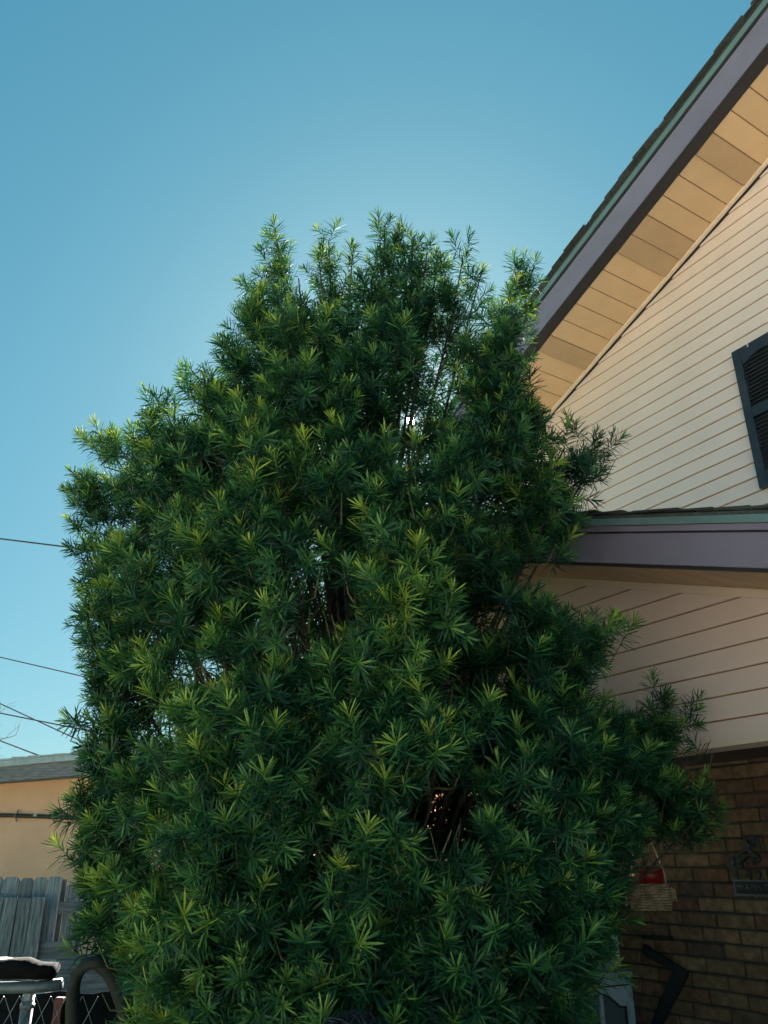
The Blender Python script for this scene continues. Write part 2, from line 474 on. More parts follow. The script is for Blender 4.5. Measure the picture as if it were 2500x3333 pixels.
def roof(a, b, fn, zb, zt, D0, D1, name, course=0.143, vis=True, dedge=0.03):
    q = MB().hexa([W(a, fn(a) + zb, D0), W(b, fn(b) + zb, D0), W(b, fn(b) + zb, D1), W(a, fn(a) + zb, D1),
                   W(a, fn(a) + zt, D0), W(b, fn(b) + zt, D0), W(b, fn(b) + zt, D1), W(a, fn(a) + zt, D1)])
    ro = q.build(name, 'shingle', house)
    # the shingle courses that show at the rake edge, each overlapping the one below
    up = fn(b) > fn(a)
    n = int(abs(b - a) / course)
    for i in range(n):
        u0 = a + (b - a) * i / n
        u1 = a + (b - a) * (i + 1) / n
        lo, hi = (u0, u1) if up else (u1, u0)
        ov = (hi - lo) * 0.55
        hi2 = hi + ov
        th = random.uniform(0.008, 0.014)
        ed = dedge + random.uniform(-0.012, 0.016)
        lift = random.choice((0, 0, 0, 0, 0, 0, 0.004, 0.012))
        zz = lambda uu, off: (fn(lo) + (fn(hi) - fn(lo)) * (uu - lo) / (hi - lo)) + zt + off
        w = 0.5 + random.uniform(-.05, .05)
        s_ = MB().hexa([W(lo, zz(lo, .008 + lift), D0 - ed), W(hi2, zz(hi2, .001), D0 - ed), W(hi2, zz(hi2, .001), D0 + w), W(lo, zz(lo, .008), D0 + w),
                        W(lo, zz(lo, .008 + th + lift), D0 - ed), W(hi2, zz(hi2, .001 + th), D0 - ed), W(hi2, zz(hi2, .001 + th), D0 + w), W(lo, zz(lo, .008 + th), D0 + w)])
        s_.build('shingle', 'shingle', ro)
roof(U_EL - .03, U_PEAK, rake, 0.323, 0.352, DU_OUT - 0.012, DB + 8.5, 'main_roof')
roof(U_PEAK, U_ER + .03, rake, 0.323, 0.352, DU_OUT - 0.012, DB + 8.5, 'main_roof')
ef = MB()
ef.wbox(U_EL - .022, U_EL - .001, rake(U_EL) - 0.02, rake(U_EL) + 0.32, DU_OUT + .001, DB + 8.4)
ef.wbox(U_EL, U_CORNER - .031, rake(U_EL) - 0.02, rake(U_EL) - 0.005, DU_IN + .001, DB + 8.4)
ef.build('eave_board', 'fascia', house)

# black louvred shutter on the gable wall
DSH = DB - 0.022
su0, sz1 = wall_uz(2381, 1149, DSH - .03)
_, sz0 = wall_uz(2480, 1588, DSH - .03)
su1 = su0 + 0.42
st = 0.058
sh = MB()
sh.wbox(su0, su0 + st, sz0, sz1, DSH - .034, DSH)
sh.wbox(su1 - st, su1, sz0, sz1, DSH - .034, DSH)
zm = sz0 + (sz1 - sz0) * 0.515
for z0_, z1_ in ((sz0, sz0 + .10), (zm - .035, zm + .035), (sz1 - .085, sz1)):
    sh.wbox(su0 + st + .001, su1 - st - .001, z0_, z1_, DSH - .033, DSH)
# arched underside of the top rail
cxu = (su0 + su1) / 2
arch = []
hw = (su1 - su0) / 2 - st - .002
for i in range(13):
    a_ = -1 + 2 * i / 12
    arch.append((cxu + a_ * hw, sz1 - .085 - .05 * (a_ * a_)))
poly = [W(x_, z_, DSH - .032) for x_, z_ in arch] + [W(cxu + hw, sz1 - .0851, DSH - .032), W(cxu - hw, sz1 - .0851, DSH - .032)]
sh.prism(poly[:13] + [W(cxu + hw, sz1 - .08, DSH - .032), W(cxu - hw, sz1 - .08, DSH - .032)], -WN * 0.03)
shutter = sh.build('shutter', 'shutter', house)
shutter['label'] = 'black louvred shutter high on the cream gable wall'
bk = MB(); bk.wbox(su0 + .02, su1 - .02, sz0 + .02, sz1 - .02, DSH - .004, DSH + .004); bk.build('shutter_backing', 'black', shutter)
for zlo, zhi in ((sz0 + .10, zm - .035), (zm + .035, sz1 - .09)):
    n = int((zhi - zlo) / 0.0268)
    p_ = (zhi - zlo) / n
    for i in range(n):
        z_ = zlo + i * p_
        MB().hexa([W(su0 + st, z_ + .002, DSH - .027), W(su1 - st, z_ + .002, DSH - .027), W(su1 - st, z_ + .012, DSH - .008), W(su0 + st, z_ + .012, DSH - .008),
                   W(su0 + st, z_ + .008, DSH - .027), W(su1 - st, z_ + .008, DSH - .027), W(su1 - st, z_ + .0185, DSH - .008), W(su0 + st, z_ + .0185, DSH - .008)]).build('slat', 'shutter', shutter)
sc_ = MB().wbox(cxu - .09, cxu - .082, sz1 - .025, sz1 - .002, DSH - .037, DSH - .0335).build('screw', 'white', shutter)

# brick wall under the porch: mortar bed and single bricks
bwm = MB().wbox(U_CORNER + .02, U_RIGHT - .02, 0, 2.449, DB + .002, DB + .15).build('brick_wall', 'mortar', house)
BL, BH, JT = 0.244, 0.0715, 0.0095
bvar = []
for i in range(6):
    bm = bmesh.new()
    bmesh.ops.create_cube(bm, size=1.0)
    for v in bm.verts:
        v.co.x *= BL * random.uniform(0.985, 1.0); v.co.y *= 0.05; v.co.z *= BH * random.uniform(0.96, 1.0)
    bmesh.ops.bevel(bm, geom=list(bm.edges), offset=0.005, segments=1, affect='EDGES')
    me = bpy.data.meshes.new('brick'); bm.to_mesh(me); bm.free(); me.materials.append(M['brick'])
    bvar.append(me)
half = bpy.data.meshes.new('brick')
bm = bmesh.new(); bm.from_mesh(bvar[0])
for v in bm.verts: v.co.x *= 0.46
bm.to_mesh(half); bm.free(); half.materials.append(M['brick'])
rot_w = math.atan2(WU[1], WU[0])
zrow, row = 0.50, 0
ub0 = wall_uz(2000 + 960 * .3014, 3000 + 150 * .3014, DB)[0]
zb0 = wall_uz(2000 + 1150 * .3014, 3000 + 150 * .3014, DB)[1]
cp_ = BH + JT
r0 = -int((zb0 - 0.45) / cp_)
for r in range(r0, r0 + 26):
    z_ = zb0 + r * cp_
    if z_ + BH / 2 > 2.42: break
    st_ = ub0 + (0.5 * (BL + JT) if r % 2 else 0) + random.uniform(-.012, .012)
    for q in range(-4, 6):
        uc = st_ + (q + .5) * (BL + JT)
        if uc < -4.62 or uc > -2.55: continue
        o = bpy.data.objects.new('brick', random.choice(bvar))
        link(o, bwm, W(uc, z_ + random.uniform(-.002, .002), DB + 0.014 + random.uniform(-.0035, .0035)))
        o.rotation_euler = (random.uniform(-.006, .006), random.uniform(-.008, .008), rot_w + random.uniform(-.012, .012))

# porch gable: boards, header strip, fascia, soffit, roof
pg = MB()
for a, b in ((U_PLEFT + .3, U_PPEAK), (U_PPEAK, U_PRIGHT - .3)):
    pg.prism([W(a, Z_HEAD + .02, DP + .004), W(b, Z_HEAD + .02, DP + .004), W(b, prake(b) - .02, DP + .004), W(a, prake(a) - .02, DP + .004)], -WN * .1)
pgw = pg.build('porch_gable_wall', 'siding', house)
p_us = lambda z: max(U_PLEFT + .32, 2 * U_PPEAK - (PI_ - (z + .018)) / PS)
p_ue = lambda z: min(U_PRIGHT - .32, (PI_ - (z + .018)) / PS)
PITCH_P = 3.15 * 0.03235
zp0 = EYE + 3.15 * (1.832 - 1.65) - PITCH_P
siding(pgw, DP, zp0 + .02, prake(U_PPEAK) - .02, p_us, p_ue, PITCH_P) if False else None
z_first = EYE + 3.15 * (1.832 - 1.65)
MB().loft([W(U_PLEFT + .3, zz, DP - o) for zz, o in ((Z_HEAD + .021, 0), (Z_HEAD + .021, .016), (z_first - .004, .007), (z_first - .004, 0))],
          [W(U_PRIGHT - .3, zz, DP - o) for zz, o in ((Z_HEAD + .021, 0), (Z_HEAD + .021, .016), (z_first - .004, .007), (z_first - .004, 0))]).build('siding_board', 'siding', pgw)
siding(pgw, DP, z_first, prake(U_PPEAK) - .02, p_us, p_ue, PITCH_P)
MB().wbox(U_PLEFT + .3, U_PRIGHT - .3, Z_HEAD - .004, Z_HEAD + .02, DP - .024, DP + .12).build('header_strip', 'trim', house)
sb = MB()
def pk(u, dz): return prake(u) + dz
for a, b in ((U_PLEFT, U_PPEAK), (U_PPEAK, U_PRIGHT)):
    sb.hexa([W(a, pk(a, .012), DPO_IN), W(b, pk(b, .012), DPO_IN), W(b, pk(b, .012), DP), W(a, pk(a, .012), DP),
             W(a, pk(a, .03), DPO_IN), W(b, pk(b, .03), DPO_IN), W(b, pk(b, .03), DP), W(a, pk(a, .03), DP)])
psof = sb.build('porch_soffit', 'joint_shade', house)  # same brown behind the porch panel seams
u = U_PLEFT
while u < U_PRIGHT:
    a, b = u + .003, min(u + .149, U_PRIGHT) - .003
    if not (a < U_PPEAK < b):
        za, zb_ = pk(a, .006), pk(b, .006)
        MB().hexa([W(a, za, DPO_IN + .003), W(b, zb_, DPO_IN + .003), W(b, zb_, DP - .022), W(a, za, DP - .022),
                   W(a, za + .012, DPO_IN + .003), W(b, zb_ + .012, DPO_IN + .003), W(b, zb_ + .012, DP - .022), W(a, za + .012, DP - .022)]).build('soffit_panel', 'soffit', psof)
    u += .149
for a, b in ((U_PLEFT, U_PPEAK), (U_PPEAK, U_PRIGHT)):
    MB().hexa([W(a, pk(a, -.036), DP - .03), W(b, pk(b, -.036), DP - .03), W(b, pk(b, -.036), DP - .012), W(a, pk(a, -.036), DP - .012),
               W(a, pk(a, .004), DP - .03), W(b, pk(b, .004), DP - .03), W(b, pk(b, .004), DP - .012), W(a, pk(a, .004), DP - .012)]).build('frieze_trim', 'trim', house)
p_layers = [('rake_underside', 'fascia_shade', 0.0, 0.010, 0.0, 0.0), ('rake_fascia', 'fascia', 0.011, 0.150, 0.006, 0.0),
            ('shadow_strip', 'fascia_shade', 0.151, 0.156, -0.004, 0.0), ('rake_strip', 'fascia', 0.157, 0.183, 0.020, 0.0), ('drip_edge', 'drip', 0.184, 0.216, 0.032, 0.0)]  # porch shadow line painted as a dark strip too
for a, b in ((U_PLEFT, U_PPEAK), (U_PPEAK, U_PRIGHT)):
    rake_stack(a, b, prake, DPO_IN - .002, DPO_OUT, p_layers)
roof(U_PLEFT, U_PPEAK, prake, .217, .232, DPO_OUT - .03, DB - .03, 'porch_roof', dedge=.012)
roof(U_PPEAK, U_PRIGHT, prake, .217, .232, DPO_OUT - .03, DB - .03, 'porch_roof', dedge=.012)
# fascia joint with a bright bent edge
ju, jz = wall_uz(1830, 1762, DPO_OUT - .006)
MB().hexa([W(ju - .004, prake(ju) + .012, DPO_OUT - .009), W(ju, prake(ju) + .012, DPO_OUT - .009), W(ju, prake(ju) + .012, DPO_OUT - .0061), W(ju - .004, prake(ju) + .012, DPO_OUT - .0061),
           W(ju - .004, prake(ju) + .149, DPO_OUT - .009), W(ju, prake(ju) + .149, DPO_OUT - .009), W(ju, prake(ju) + .149, DPO_OUT - .0061), W(ju - .004, prake(ju) + .149, DPO_OUT - .0061)]).build('fascia_joint', 'fascia', house)
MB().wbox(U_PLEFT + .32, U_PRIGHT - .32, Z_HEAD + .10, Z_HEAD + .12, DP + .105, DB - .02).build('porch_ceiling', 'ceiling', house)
for uu in (U_PLEFT + .40, U_PRIGHT - .40):
    MB().wbox(uu - .06, uu + .06, 0, Z_HEAD - .005, DP - .01, DP + .11).build('porch_post', 'white', house)
MB().wbox(U_PLEFT + .3, U_PRIGHT - .3, -.05, .12, DP - .2, DB - .002).build('porch_floor', 'concrete', house)

# ------------------------------------------------------------------ things on the porch
# number plaque with a prancing horse
PD = DB - 0.018
plq = empty('house_plaque', W(wall_uz(2440, 2905, PD)[0], wall_uz(2440, 2908, PD)[1], PD), 'dark cast metal number plaque with a prancing horse on the brick wall', 'plaque')
zs_ = 250 / 1580.0
def pz(a, b): return wall_uz(2250 + a * zs_, 2650 + b * zs_, PD)
horse = [(1290,425),(1350,440),(1395,490),(1415,580),(1452,680),(1440,735),(1395,722),(1330,640),(1270,640),(1235,700),(1300,790),(1400,830),(1465,920),(1440,980),(1390,1010),(1335,1062),(1295,1045),(1350,990),(1385,930),(1335,905),(1325,1000),(1292,1030),(1265,1000),(1290,900),(1230,870),(1160,930),(1090,1000),(1085,1085),(1010,1125),(955,1130),(960,1220),(990,1290),(985,1360),(900,1360),(905,1310),(855,1220),(840,1150),(790,1140),(745,1060),(760,950),(830,880),(900,830),(1000,790),(1060,740),(1060,660),(1100,570),(1130,490),(1200,435),(1250,420)]
MB().prism([W(*pz(*q), PD) for q in horse], WN * 0.012).build('horse', 'iron', plq, bevel=0.0028)
# relief: barrel, neck, haunch
bm = bmesh.new()
for (a, b, ra, rb, ang) in ((1040, 930, .020, .036, .5), (1210, 620, .016, .030, -.5), (910, 980, .017, .028, .1), (1340, 560, .011, .024, .45), (1130, 860, .020, .030, .9)):
    uu, zz = pz(a, b)
    mtx = Matrix.Translation(W(uu, zz, PD - .011)) @ Matrix.Rotation(rot_w, 4, 'Z') @ Matrix.Rotation(ang, 4, 'Y') @ Matrix.Diagonal((ra, .008, rb, 1))
    bmesh.ops.create_uvsphere(bm, u_segments=12, v_segments=8, radius=1.0, matrix=mtx)
me = bpy.data.meshes.new('horse_relief'); bm.to_mesh(me); bm.free(); me.materials.append(M['iron'])
for p in me.polygons: p.use_smooth = True
link(bpy.data.objects.new('horse_relief', me), plq)
bu0, bz1 = pz(905, 1375); _, bz0 = pz(940, 1640)
bu1 = bu0 + .46
MB().wbox(bu0, bu1, bz0, bz1, PD - .004, PD).build('name_plate', 'black', plq)
fr = MB()
fr.wbox(bu0 - .006, bu1 + .006, bz1 - .001, bz1 + .008, PD - .014, PD)
fr.wbox(bu0 - .006, bu1 + .006, bz0 - .008, bz0 + .001, PD - .014, PD)
fr.wbox(bu0 - .006, bu0 + .003, bz0 + .0011, bz1 - .0011, PD - .014, PD)
fr.wbox(bu1 - .003, bu1 + .006, bz0 + .0011, bz1 - .0011, PD - .014, PD)
fr.build('plate_frame', 'pewter', plq)
def text(body, name, m, parent, u, z, size, D, sx=1.0, depth=.003, shear=0.0):
    cu = bpy.data.curves.new(name, 'FONT')
    cu.body = body; cu.size = size; cu.extrude = depth; cu.shear = shear
    o = bpy.data.objects.new(name, cu)
    col.objects.link(o)
    dg = bpy.context.evaluated_depsgraph_get()
    me = bpy.data.meshes.new_from_object(o.evaluated_get(dg))
    bpy.data.objects.remove(o)
    mtx = Matrix.Translation(W(u, z, D)) @ Matrix.Rotation(rot_w, 4, 'Z') @ Matrix.Rotation(math.pi / 2, 4, 'X') @ Matrix.Diagonal((sx, 1, 1, 1))
    me.transform(mtx)
    me.materials.clear(); me.materials.append(M[m])
    return link(bpy.data.objects.new(name, me), parent)
tu, tz = pz(955, 1545)
text('Mr.& Mrs. D. H', 'lettering', 'pewter', plq, tu, tz, (bz1 - bz0) * .62, PD - .006, 1.0)
nu, nz_ = pz(1140, 1372)
text('4', 'numeral', 'iron', plq, nu + .004, nz_, .092, PD - .008, 1.0, .005)
nu, nz_ = pz(1385, 1372)
text('2', 'numeral', 'iron', plq, nu, nz_, .078, PD - .008, 1.0, .005)

# bent black bar fixed to the bricks
BD = DB - 0.016
def strip(pts, wid, D, th):
    q = MB()
    P_ = [np.array(wall_uz(x, y, D)) for x, y in pts]
    n = len(P_)
    Lf, Rt = [], []
    for i in range(n):
        t = P_[min(i + 1, n - 1)] - P_[max(i - 1, 0)]
        t /= np.linalg.norm(t)
        nn = np.array([-t[1], t[0]])
        sc2 = 1.0
        if 0 < i < n - 1:
            t1 = P_[i] - P_[i - 1]; t1 /= np.linalg.norm(t1)
            sc2 = 1 / max(.5, abs(np.dot(np.array([-t1[1], t1[0]]), nn)))
        Lf.append(P_[i] + nn * wid / 2 * sc2); Rt.append(P_[i] - nn * wid / 2 * sc2)
    poly = Lf + Rt[::-1]
    return q.prism([W(a[0], a[1], D) for a in poly], WN * th)
br = empty('wall_bracket', W(*wall_uz(2150, 3330, BD), BD), 'bent black metal bar fixed to the brick wall below the basket', 'bracket')
strip([(2098, 3088), (2222, 3163), (2136, 3345), (2085, 3440)], .062, BD, .022).build('bent_bar', 'bar', br, bevel=.002)
strip([(2098, 3050), (2192, 3054)], .026, BD, .03).build('top_bar', 'bar', br, bevel=.002)

# distressed hutch standing against the wall
UH, UHL = -4.215, -4.150
zt_top = float(on_uplane(2008, 2905, UH)[2]); z_ledge = float(on_uplane(2050, 3172, UHL)[2])
hutch = empty('hutch_cabinet', W(-4.35, .12, 4.0), 'distressed pale blue hutch cabinet with arched panes behind the tree on the porch', 'cabinet')
DH0, DH1 = 3.36, DB - .02
MB().wbox(-4.60, UH - .022, z_ledge + .021, zt_top, DH0 + .02, DH1 - .012).build('upper_case', 'hutch', hutch)
MB().wbox(-4.62, UHL - .022, .12, z_ledge - .001, DH0, DH1).build('lower_case', 'hutch', hutch)
MB().wbox(-4.63, UHL + .012, z_ledge, z_ledge + .02, DH0 - .015, DH1 + .002).build('ledge', 'hutch', hutch, bevel=.003)
MB().wbox(-4.615, UH + .004, zt_top + .001, zt_top + .03, DH0 + .008, DH1 - .002).build('top_board', 'hutch', hutch, bevel=.003)
def hutch_door(D0, D1, z0, z1, uf):
    """door facing along the porch: frame with an arched double opening, panes and a mullion"""
    th = .02
    out = [(D0, z0), (D1, z0), (D1, z1), (D0, z1)]
    wD = D1 - D0
    a0, a1 = D0 + wD * .12, D1 - wD * .12
    zb, zsh, zt = z0 + .05, z1 - .155, z1 - .075
    top = []
    for i in range(17):
        t = i / 16
        D_ = a0 + (a1 - a0) * t
        h = abs(t - .5) * 2
        k = 0 if h > .78 else (0.5 * (1 + math.cos(math.pi * h / .78))) ** .55
        top.append((D_, zsh + (zt - zsh) * k))
    q = MB()
    pu = lambda D_, z_: W(uf, z_, D_)
    off = -WU * th
    q.prism([pu(D0, z0), pu(D1, z0), pu(D1, zb), pu(D0, zb)], off)
    q.prism([pu(D0, zb), pu(a0, zb), pu(a0, z1), pu(D0, z1)], off)
    q.prism([pu(a1, zb), pu(D1, zb), pu(D1, z1), pu(a1, z1)], off)
    for i in range(16):
        (d0, e0), (d1, e1) = top[i], top[i + 1]
        q.prism([pu(d0, e0), pu(d1, e1), pu(d1, z1), pu(d0, z1)], off)
    dr = q.build('cabinet_door', 'hutch', hutch)
    ed = MB()
    for i in range(16):
        (d0, e0), (d1, e1) = top[i], top[i + 1]
        ed.prism([W(uf + .001, e0 - .011, d0), W(uf + .001, e1 - .011, d1), W(uf + .001, e1 + .001, d1), W(uf + .001, e0 + .001, d0)], -WU * .012)
    ed.prism([W(uf + .001, zb, a0 - .001), W(uf + .001, zb, a0 + .008), W(uf + .001, zsh, a0 + .008), W(uf + .001, zsh, a0 - .001)], -WU * .012)
    ed.prism([W(uf + .001, zb, a1 - .008), W(uf + .001, zb, a1 + .001), W(uf + .001, zsh, a1 + .001), W(uf + .001, zsh, a1 - .008)], -WU * .012)
    ed.build('worn_edge', 'hutch_edge', dr)
    MB().prism([W(uf - .012, zb, a0), W(uf - .012, zb, a1), W(uf - .012, zt, a1), W(uf - .012, zt, a0)], -WU * .004).build('pane', 'glass', dr)
    mD = (a0 + a1) / 2
    MB().prism([W(uf + .002, zb, mD - .014), W(uf + .002, zb, mD + .014), W(uf + .002, zt, mD + .014), W(uf + .002, zt, mD - .014)], -WU * .012).build('mullion', 'hutch', dr)
    MB().prism([W(uf + .004, z1 - .045, D0 + .03), W(uf + .004, z1 - .045, D1 - .03), W(uf + .004, z1 - .037, D1 - .03), W(uf + .004, z1 - .037, D0 + .03)], -WU * .003).build('worn_groove', 'hutch_edge', dr)
dsplit = (DH0 + DH1) / 2 - .03
zld = z_ledge - .012
for a, b in ((DH0 + .01, dsplit - .004), (dsplit + .004, DH1 - .006)):
    hutch_door(a, b, zld - .43, zld, UHL)
    hutch_door(a + (.02 if a < 3.5 else 0), b - (.014 if b > 4 else 0), z_ledge + .03, zt_top - .01, UH)

# woven basket with a red pot, hanging from the porch ceiling
BKD = 3.90
bu, bzz = wall_uz(2122, 2962, BKD)
_, bzt = wall_uz(2122, 2876, BKD)
bc = np.array(W(bu, bzz, BKD))
br_, bh = 0.106, bzt - bzz
bsk = empty('hanging_basket', tuple(bc), 'small woven straw basket hanging by ropes in front of the brick wall', 'basket')
q = MB()
nseg, rows = 40, 10
for j in range(rows):
    zc = bzz + bh * (j + .5) / rows
    rr = br_ * (0.93 + .09 * math.sin(math.pi * (j + .6) / rows * .8))
    pts, rad = [], []
    for i in range(nseg + 1):
        a = 2 * math.pi * i / nseg
        wv = 1 if (i + j) % 2 else -1
        pts.append(bc + np.array([math.cos(a) * (rr + .003 * wv), math.sin(a) * (rr + .003 * wv), zc - bzz + .0012 * math.sin(3 * a + j)]))
        rad.append(.0062 + .0022 * wv)
    q.tube(pts, rad, 6)
q.build('weave', 'straw', bsk, smooth=True)
q = MB()
ring = [bc + np.array([math.cos(2 * math.pi * i / 24) * br_ * .93, math.sin(2 * math.pi * i / 24) * br_ * .93, .004]) for i in range(24)]
q.prism([tuple(p) for p in ring], (0, 0, .006)); q.build('base', 'straw', bsk)
apex = np.array(W(bu - .01, bzt + .34, BKD))
side = np.array([math.cos(0.2), math.sin(0.2), 0]) * br_
for s_ in (-1, 1):
    p0 = bc + side * s_ + np.array([0, 0, bh + .0]); p1 = p0 + np.array([0, 0, .05])
    m_ = p1 * .5 + apex * .5 + side * s_ * .06
    MB().tube([p0 - np.array([0, 0, .05]), p0, p1, m_, apex], .0045, 6).build('rope', 'rope', bsk, smooth=True)
    for kx in range(4):
        dv = side / br_ * s_
        a_ = p0 - np.array([0, 0, .006]) + dv * .008
        b_ = a_ + dv * (.02 + .006 * kx) + np.array([.004 * kx - .006, .003 * kx, -.03 - .02 * (s_ < 0)])
        c_ = b_ + dv * .004 + np.array([0, 0, -.04 - .015 * (kx % 2)])
        MB().tube([a_, b_, c_], .0025, 5).build('tassel_strand', 'rope', bsk, smooth=True)
MB().tube([apex, (apex[0], apex[1], Z_HEAD + .101)], .004, 6).build('hanging_rope', 'rope', bsk, smooth=True)
pot = empty('flower_pot', tuple(bc + np.array([0, 0, .012])), 'red plastic pot sitting in the hanging straw basket', 'pot')
def lathe(prof, c, n=32):
    q = MB(); vs = []
    for r_, z_ in prof:
        for i in range(n):
            a = 2 * math.pi * i / n
            vs.append((c[0] + r_ * math.cos(a), c[1] + r_ * math.sin(a), c[2] + z_))
    fs = []
    for j in range(len(prof) - 1):
        for i in range(n):
            fs.append((j * n + i, j * n + (i + 1) % n, (j + 1) * n + (i + 1) % n, (j + 1) * n + i))
    fs.append(tuple(range(n - 1, -1, -1)))
    return q.add(vs, fs)
_, pzt = wall_uz(2120, 2826, BKD)
ph = pzt - bzz - .012
lathe([(.066, 0), (.079, ph * .62), (.0795, ph * .66), (.0835, ph * .665), (.086, ph), (.079, ph), (.076, ph * .7), (.066, .05), (.001, .05)], (bc[0], bc[1], bzz + .012)).build('pot_body', 'red', pot, smooth=True)
soil = lathe([(.0765, ph * .86), (.03, ph * .9), (.001, ph * .9)], (bc[0], bc[1], bzz + .012)).build('soil', 'dark_in', pot, smooth=True)

# ------------------------------------------------------------------ neighbouring building
A_ = on_z(0, 2545, 2.45); B_ = on_z(306, 2522, 2.45)
nd = (B_ - A_)[:2] / np.linalg.norm((B_ - A_)[:2])
nn_ = np.array([nd[1], -nd[0]])            # towards the viewer
if nn_[1] > 0: nn_ = -nn_
def NB(s, o, z):  # s along the front from A_, o outwards (towards the viewer) from the fascia
    p = A_[:2] + nd * s + nn_ * o
    return (float(p[0]), float(p[1]), float(z))
S0, S1 = -6.0, 4.1
neigh = empty('neighbour_building', NB(0, -.35, 0), 'low peach stucco building with weathered grey fascia behind the wooden fence', 'building')
def nbox(s0, s1, o0, o1, z0, z1):
    return MB().hexa([NB(s0, o0, z0), NB(s1, o0, z0), NB(s1, o1, z0), NB(s0, o1, z0), NB(s0, o0, z1), NB(s1, o0, z1), NB(s1, o1, z1), NB(s0, o1, z1)])
nbox(S0, S1 - .3, -6.0, -.33, 0, 2.56).build('stucco_wall', 'stucco', neigh)
nbox(S0, S1, -.30, 0, 2.47, 2.485).build('eave_soffit', 'greywood_h', neigh)
nbox(S0, S1, -.02, .02, 2.45, 2.625).build('fascia_board', 'greywood_h', neigh)
nrf = nbox(S0, S1 + .02, -6.2, .03, 2.627, 2.66).build('flat_roof', 'roofgrey', neigh)
s_ = S0
while s_ < S1:
    w_ = random.uniform(.26, .40)
    dz = random.uniform(0, .012)
    MB().hexa([NB(s_ + .003, -.4, 2.661), NB(s_ + w_, -.4, 2.661), NB(s_ + w_, .055, 2.648 + .013), NB(s_ + .003, .055, 2.661),
               NB(s_ + .003, -.4, 2.678 + dz), NB(s_ + w_, -.4, 2.672 + dz), NB(s_ + w_, .055, 2.668 + dz), NB(s_ + .003, .055, 2.674 + dz * 1.6)]).build('roof_shingle', 'roofgrey', nrf)
    s_ += w_
MB().add([NB(S0, .031, 2.60), NB(S1, .031, 2.60), NB(S1, .031, 2.66), NB(S0, .031, 2.66), NB(S0, .045, 2.60), NB(S1, .045, 2.60), NB(S1, .045, 2.66), NB(S0, .045, 2.66)],
         [(0, 1, 2, 3), (7, 6, 5, 4), (0, 4, 5, 1), (3, 2, 6, 7), (0, 3, 7, 4), (1, 5, 6, 2)]).build('roof_edge_metal', 'roofgrey', neigh)

# black cable clipped along the stucco
def on_nb(x, y, o):
    d_ = ray(x, y); p0 = np.array(NB(0, o, 0))
    n3 = np.array([nn_[0], nn_[1], 0])
    return C0 + d_ * (((p0 - C0) @ n3) / (d_ @ n3))
cpx = [(-160, 2652), (0, 2654), (60, 2655), (120, 2657), (215, 2661), (280, 2665), (345, 2668), (430, 2675), (520, 2684), (640, 2700)]
cpt = [on_nb(x, y, -.29) for x, y in cpx]
cbl = empty('wall_cable', tuple(cpt[1]), 'thick black cable clipped to the peach stucco wall', 'cable')
MB().tube(cpt, .022, 8).build('cable', 'black', cbl, smooth=True)
for x, y in ((55, 2655), (177, 2659)):
    c_ = on_nb(x, y, -.29)
    q = MB()
    t3 = np.array([nd[0], nd[1], 0])
    pts = [c_ + np.array([0, 0, math.sin(a) * .026]) + np.array([nn_[0], nn_[1], 0]) * math.cos(a) * .026 for a in np.linspace(-1.57, 1.57, 9)]
    pts = [pts[0] + np.array([0, 0, -.035]) - np.array([nn_[0], nn_[1], 0]) * .012] + pts + [pts[-1] + np.array([0, 0, .035]) - np.array([nn_[0], nn_[1], 0]) * .012]
    q.loft([tuple(p - t3 * .012) for p in pts] + [tuple(p - t3 * .012 + np.array([nn_[0], nn_[1], 0]) * .004) for p in pts[::-1]],
           [tuple(p + t3 * .012) for p in pts] + [tuple(p + t3 * .012 + np.array([nn_[0], nn_[1], 0]) * .004) for p in pts[::-1]])
    q.build('clamp', 'zinc', cbl)
c_ = on_nb(115, 2653, -.262)
t3 = np.array([nd[0], nd[1], 0])
MB().prism([tuple(c_ - t3 * .025 - [0, 0, .012]), tuple(c_ + t3 * .025 - [0, 0, .012]), tuple(c_ + t3 * .025 + [0, 0, .012]), tuple(c_ - t3 * .025 + [0, 0, .012])], (nn_[0] * .004, nn_[1] * .004, 0)).build('tag', 'white', cbl)

# ------------------------------------------------------------------ weathered wooden fence
YF = 7.15
fence = empty('wooden_fence', tuple(np.append(on_y(90, 3000, YF)[:2], 0)), 'weathered grey wooden fence of two overlapping board rows below the stucco wall', 'fence')
def fboard(x0, x1, ytop, Y, th=.02, dog=.25, lean=0.0, zbot=0.0, name='board', m='greywood'):
    p0, p1 = on_y(x0, ytop, Y), on_y(x1, ytop, Y)
    a, b, zt = p0[0], p1[0], (p0[2] + p1[2]) / 2
    c = (b - a) * dog
    sh_ = lean * (zt - zbot)
    poly = [(a - sh_, Y, zbot), (b - sh_, Y, zbot), (b, Y, zt - c), (b - c, Y, zt), (a + c, Y, zt), (a, Y, zt - c)]
    return MB().prism(poly, (0, th, 0)).build(name, m, fence, bevel=.0015)
random.seed(3)
# back row
for x0, x1, yt in ((-160, -118, 2858), (-114, -70, 2856), (-66, -30, 2855), (-27, 9, 2853), (12, 65, 2854), (68, 110, 2858), (112, 156, 2855), (204, 216, 2862), (218, 248, 2878), (250, 283, 2886)):
    fboard(x0, x1, yt, YF, dog=.22, lean=random.uniform(-.004, .004))
fboard(160, 203, 2853, YF - .05, dog=.12, lean=.012)
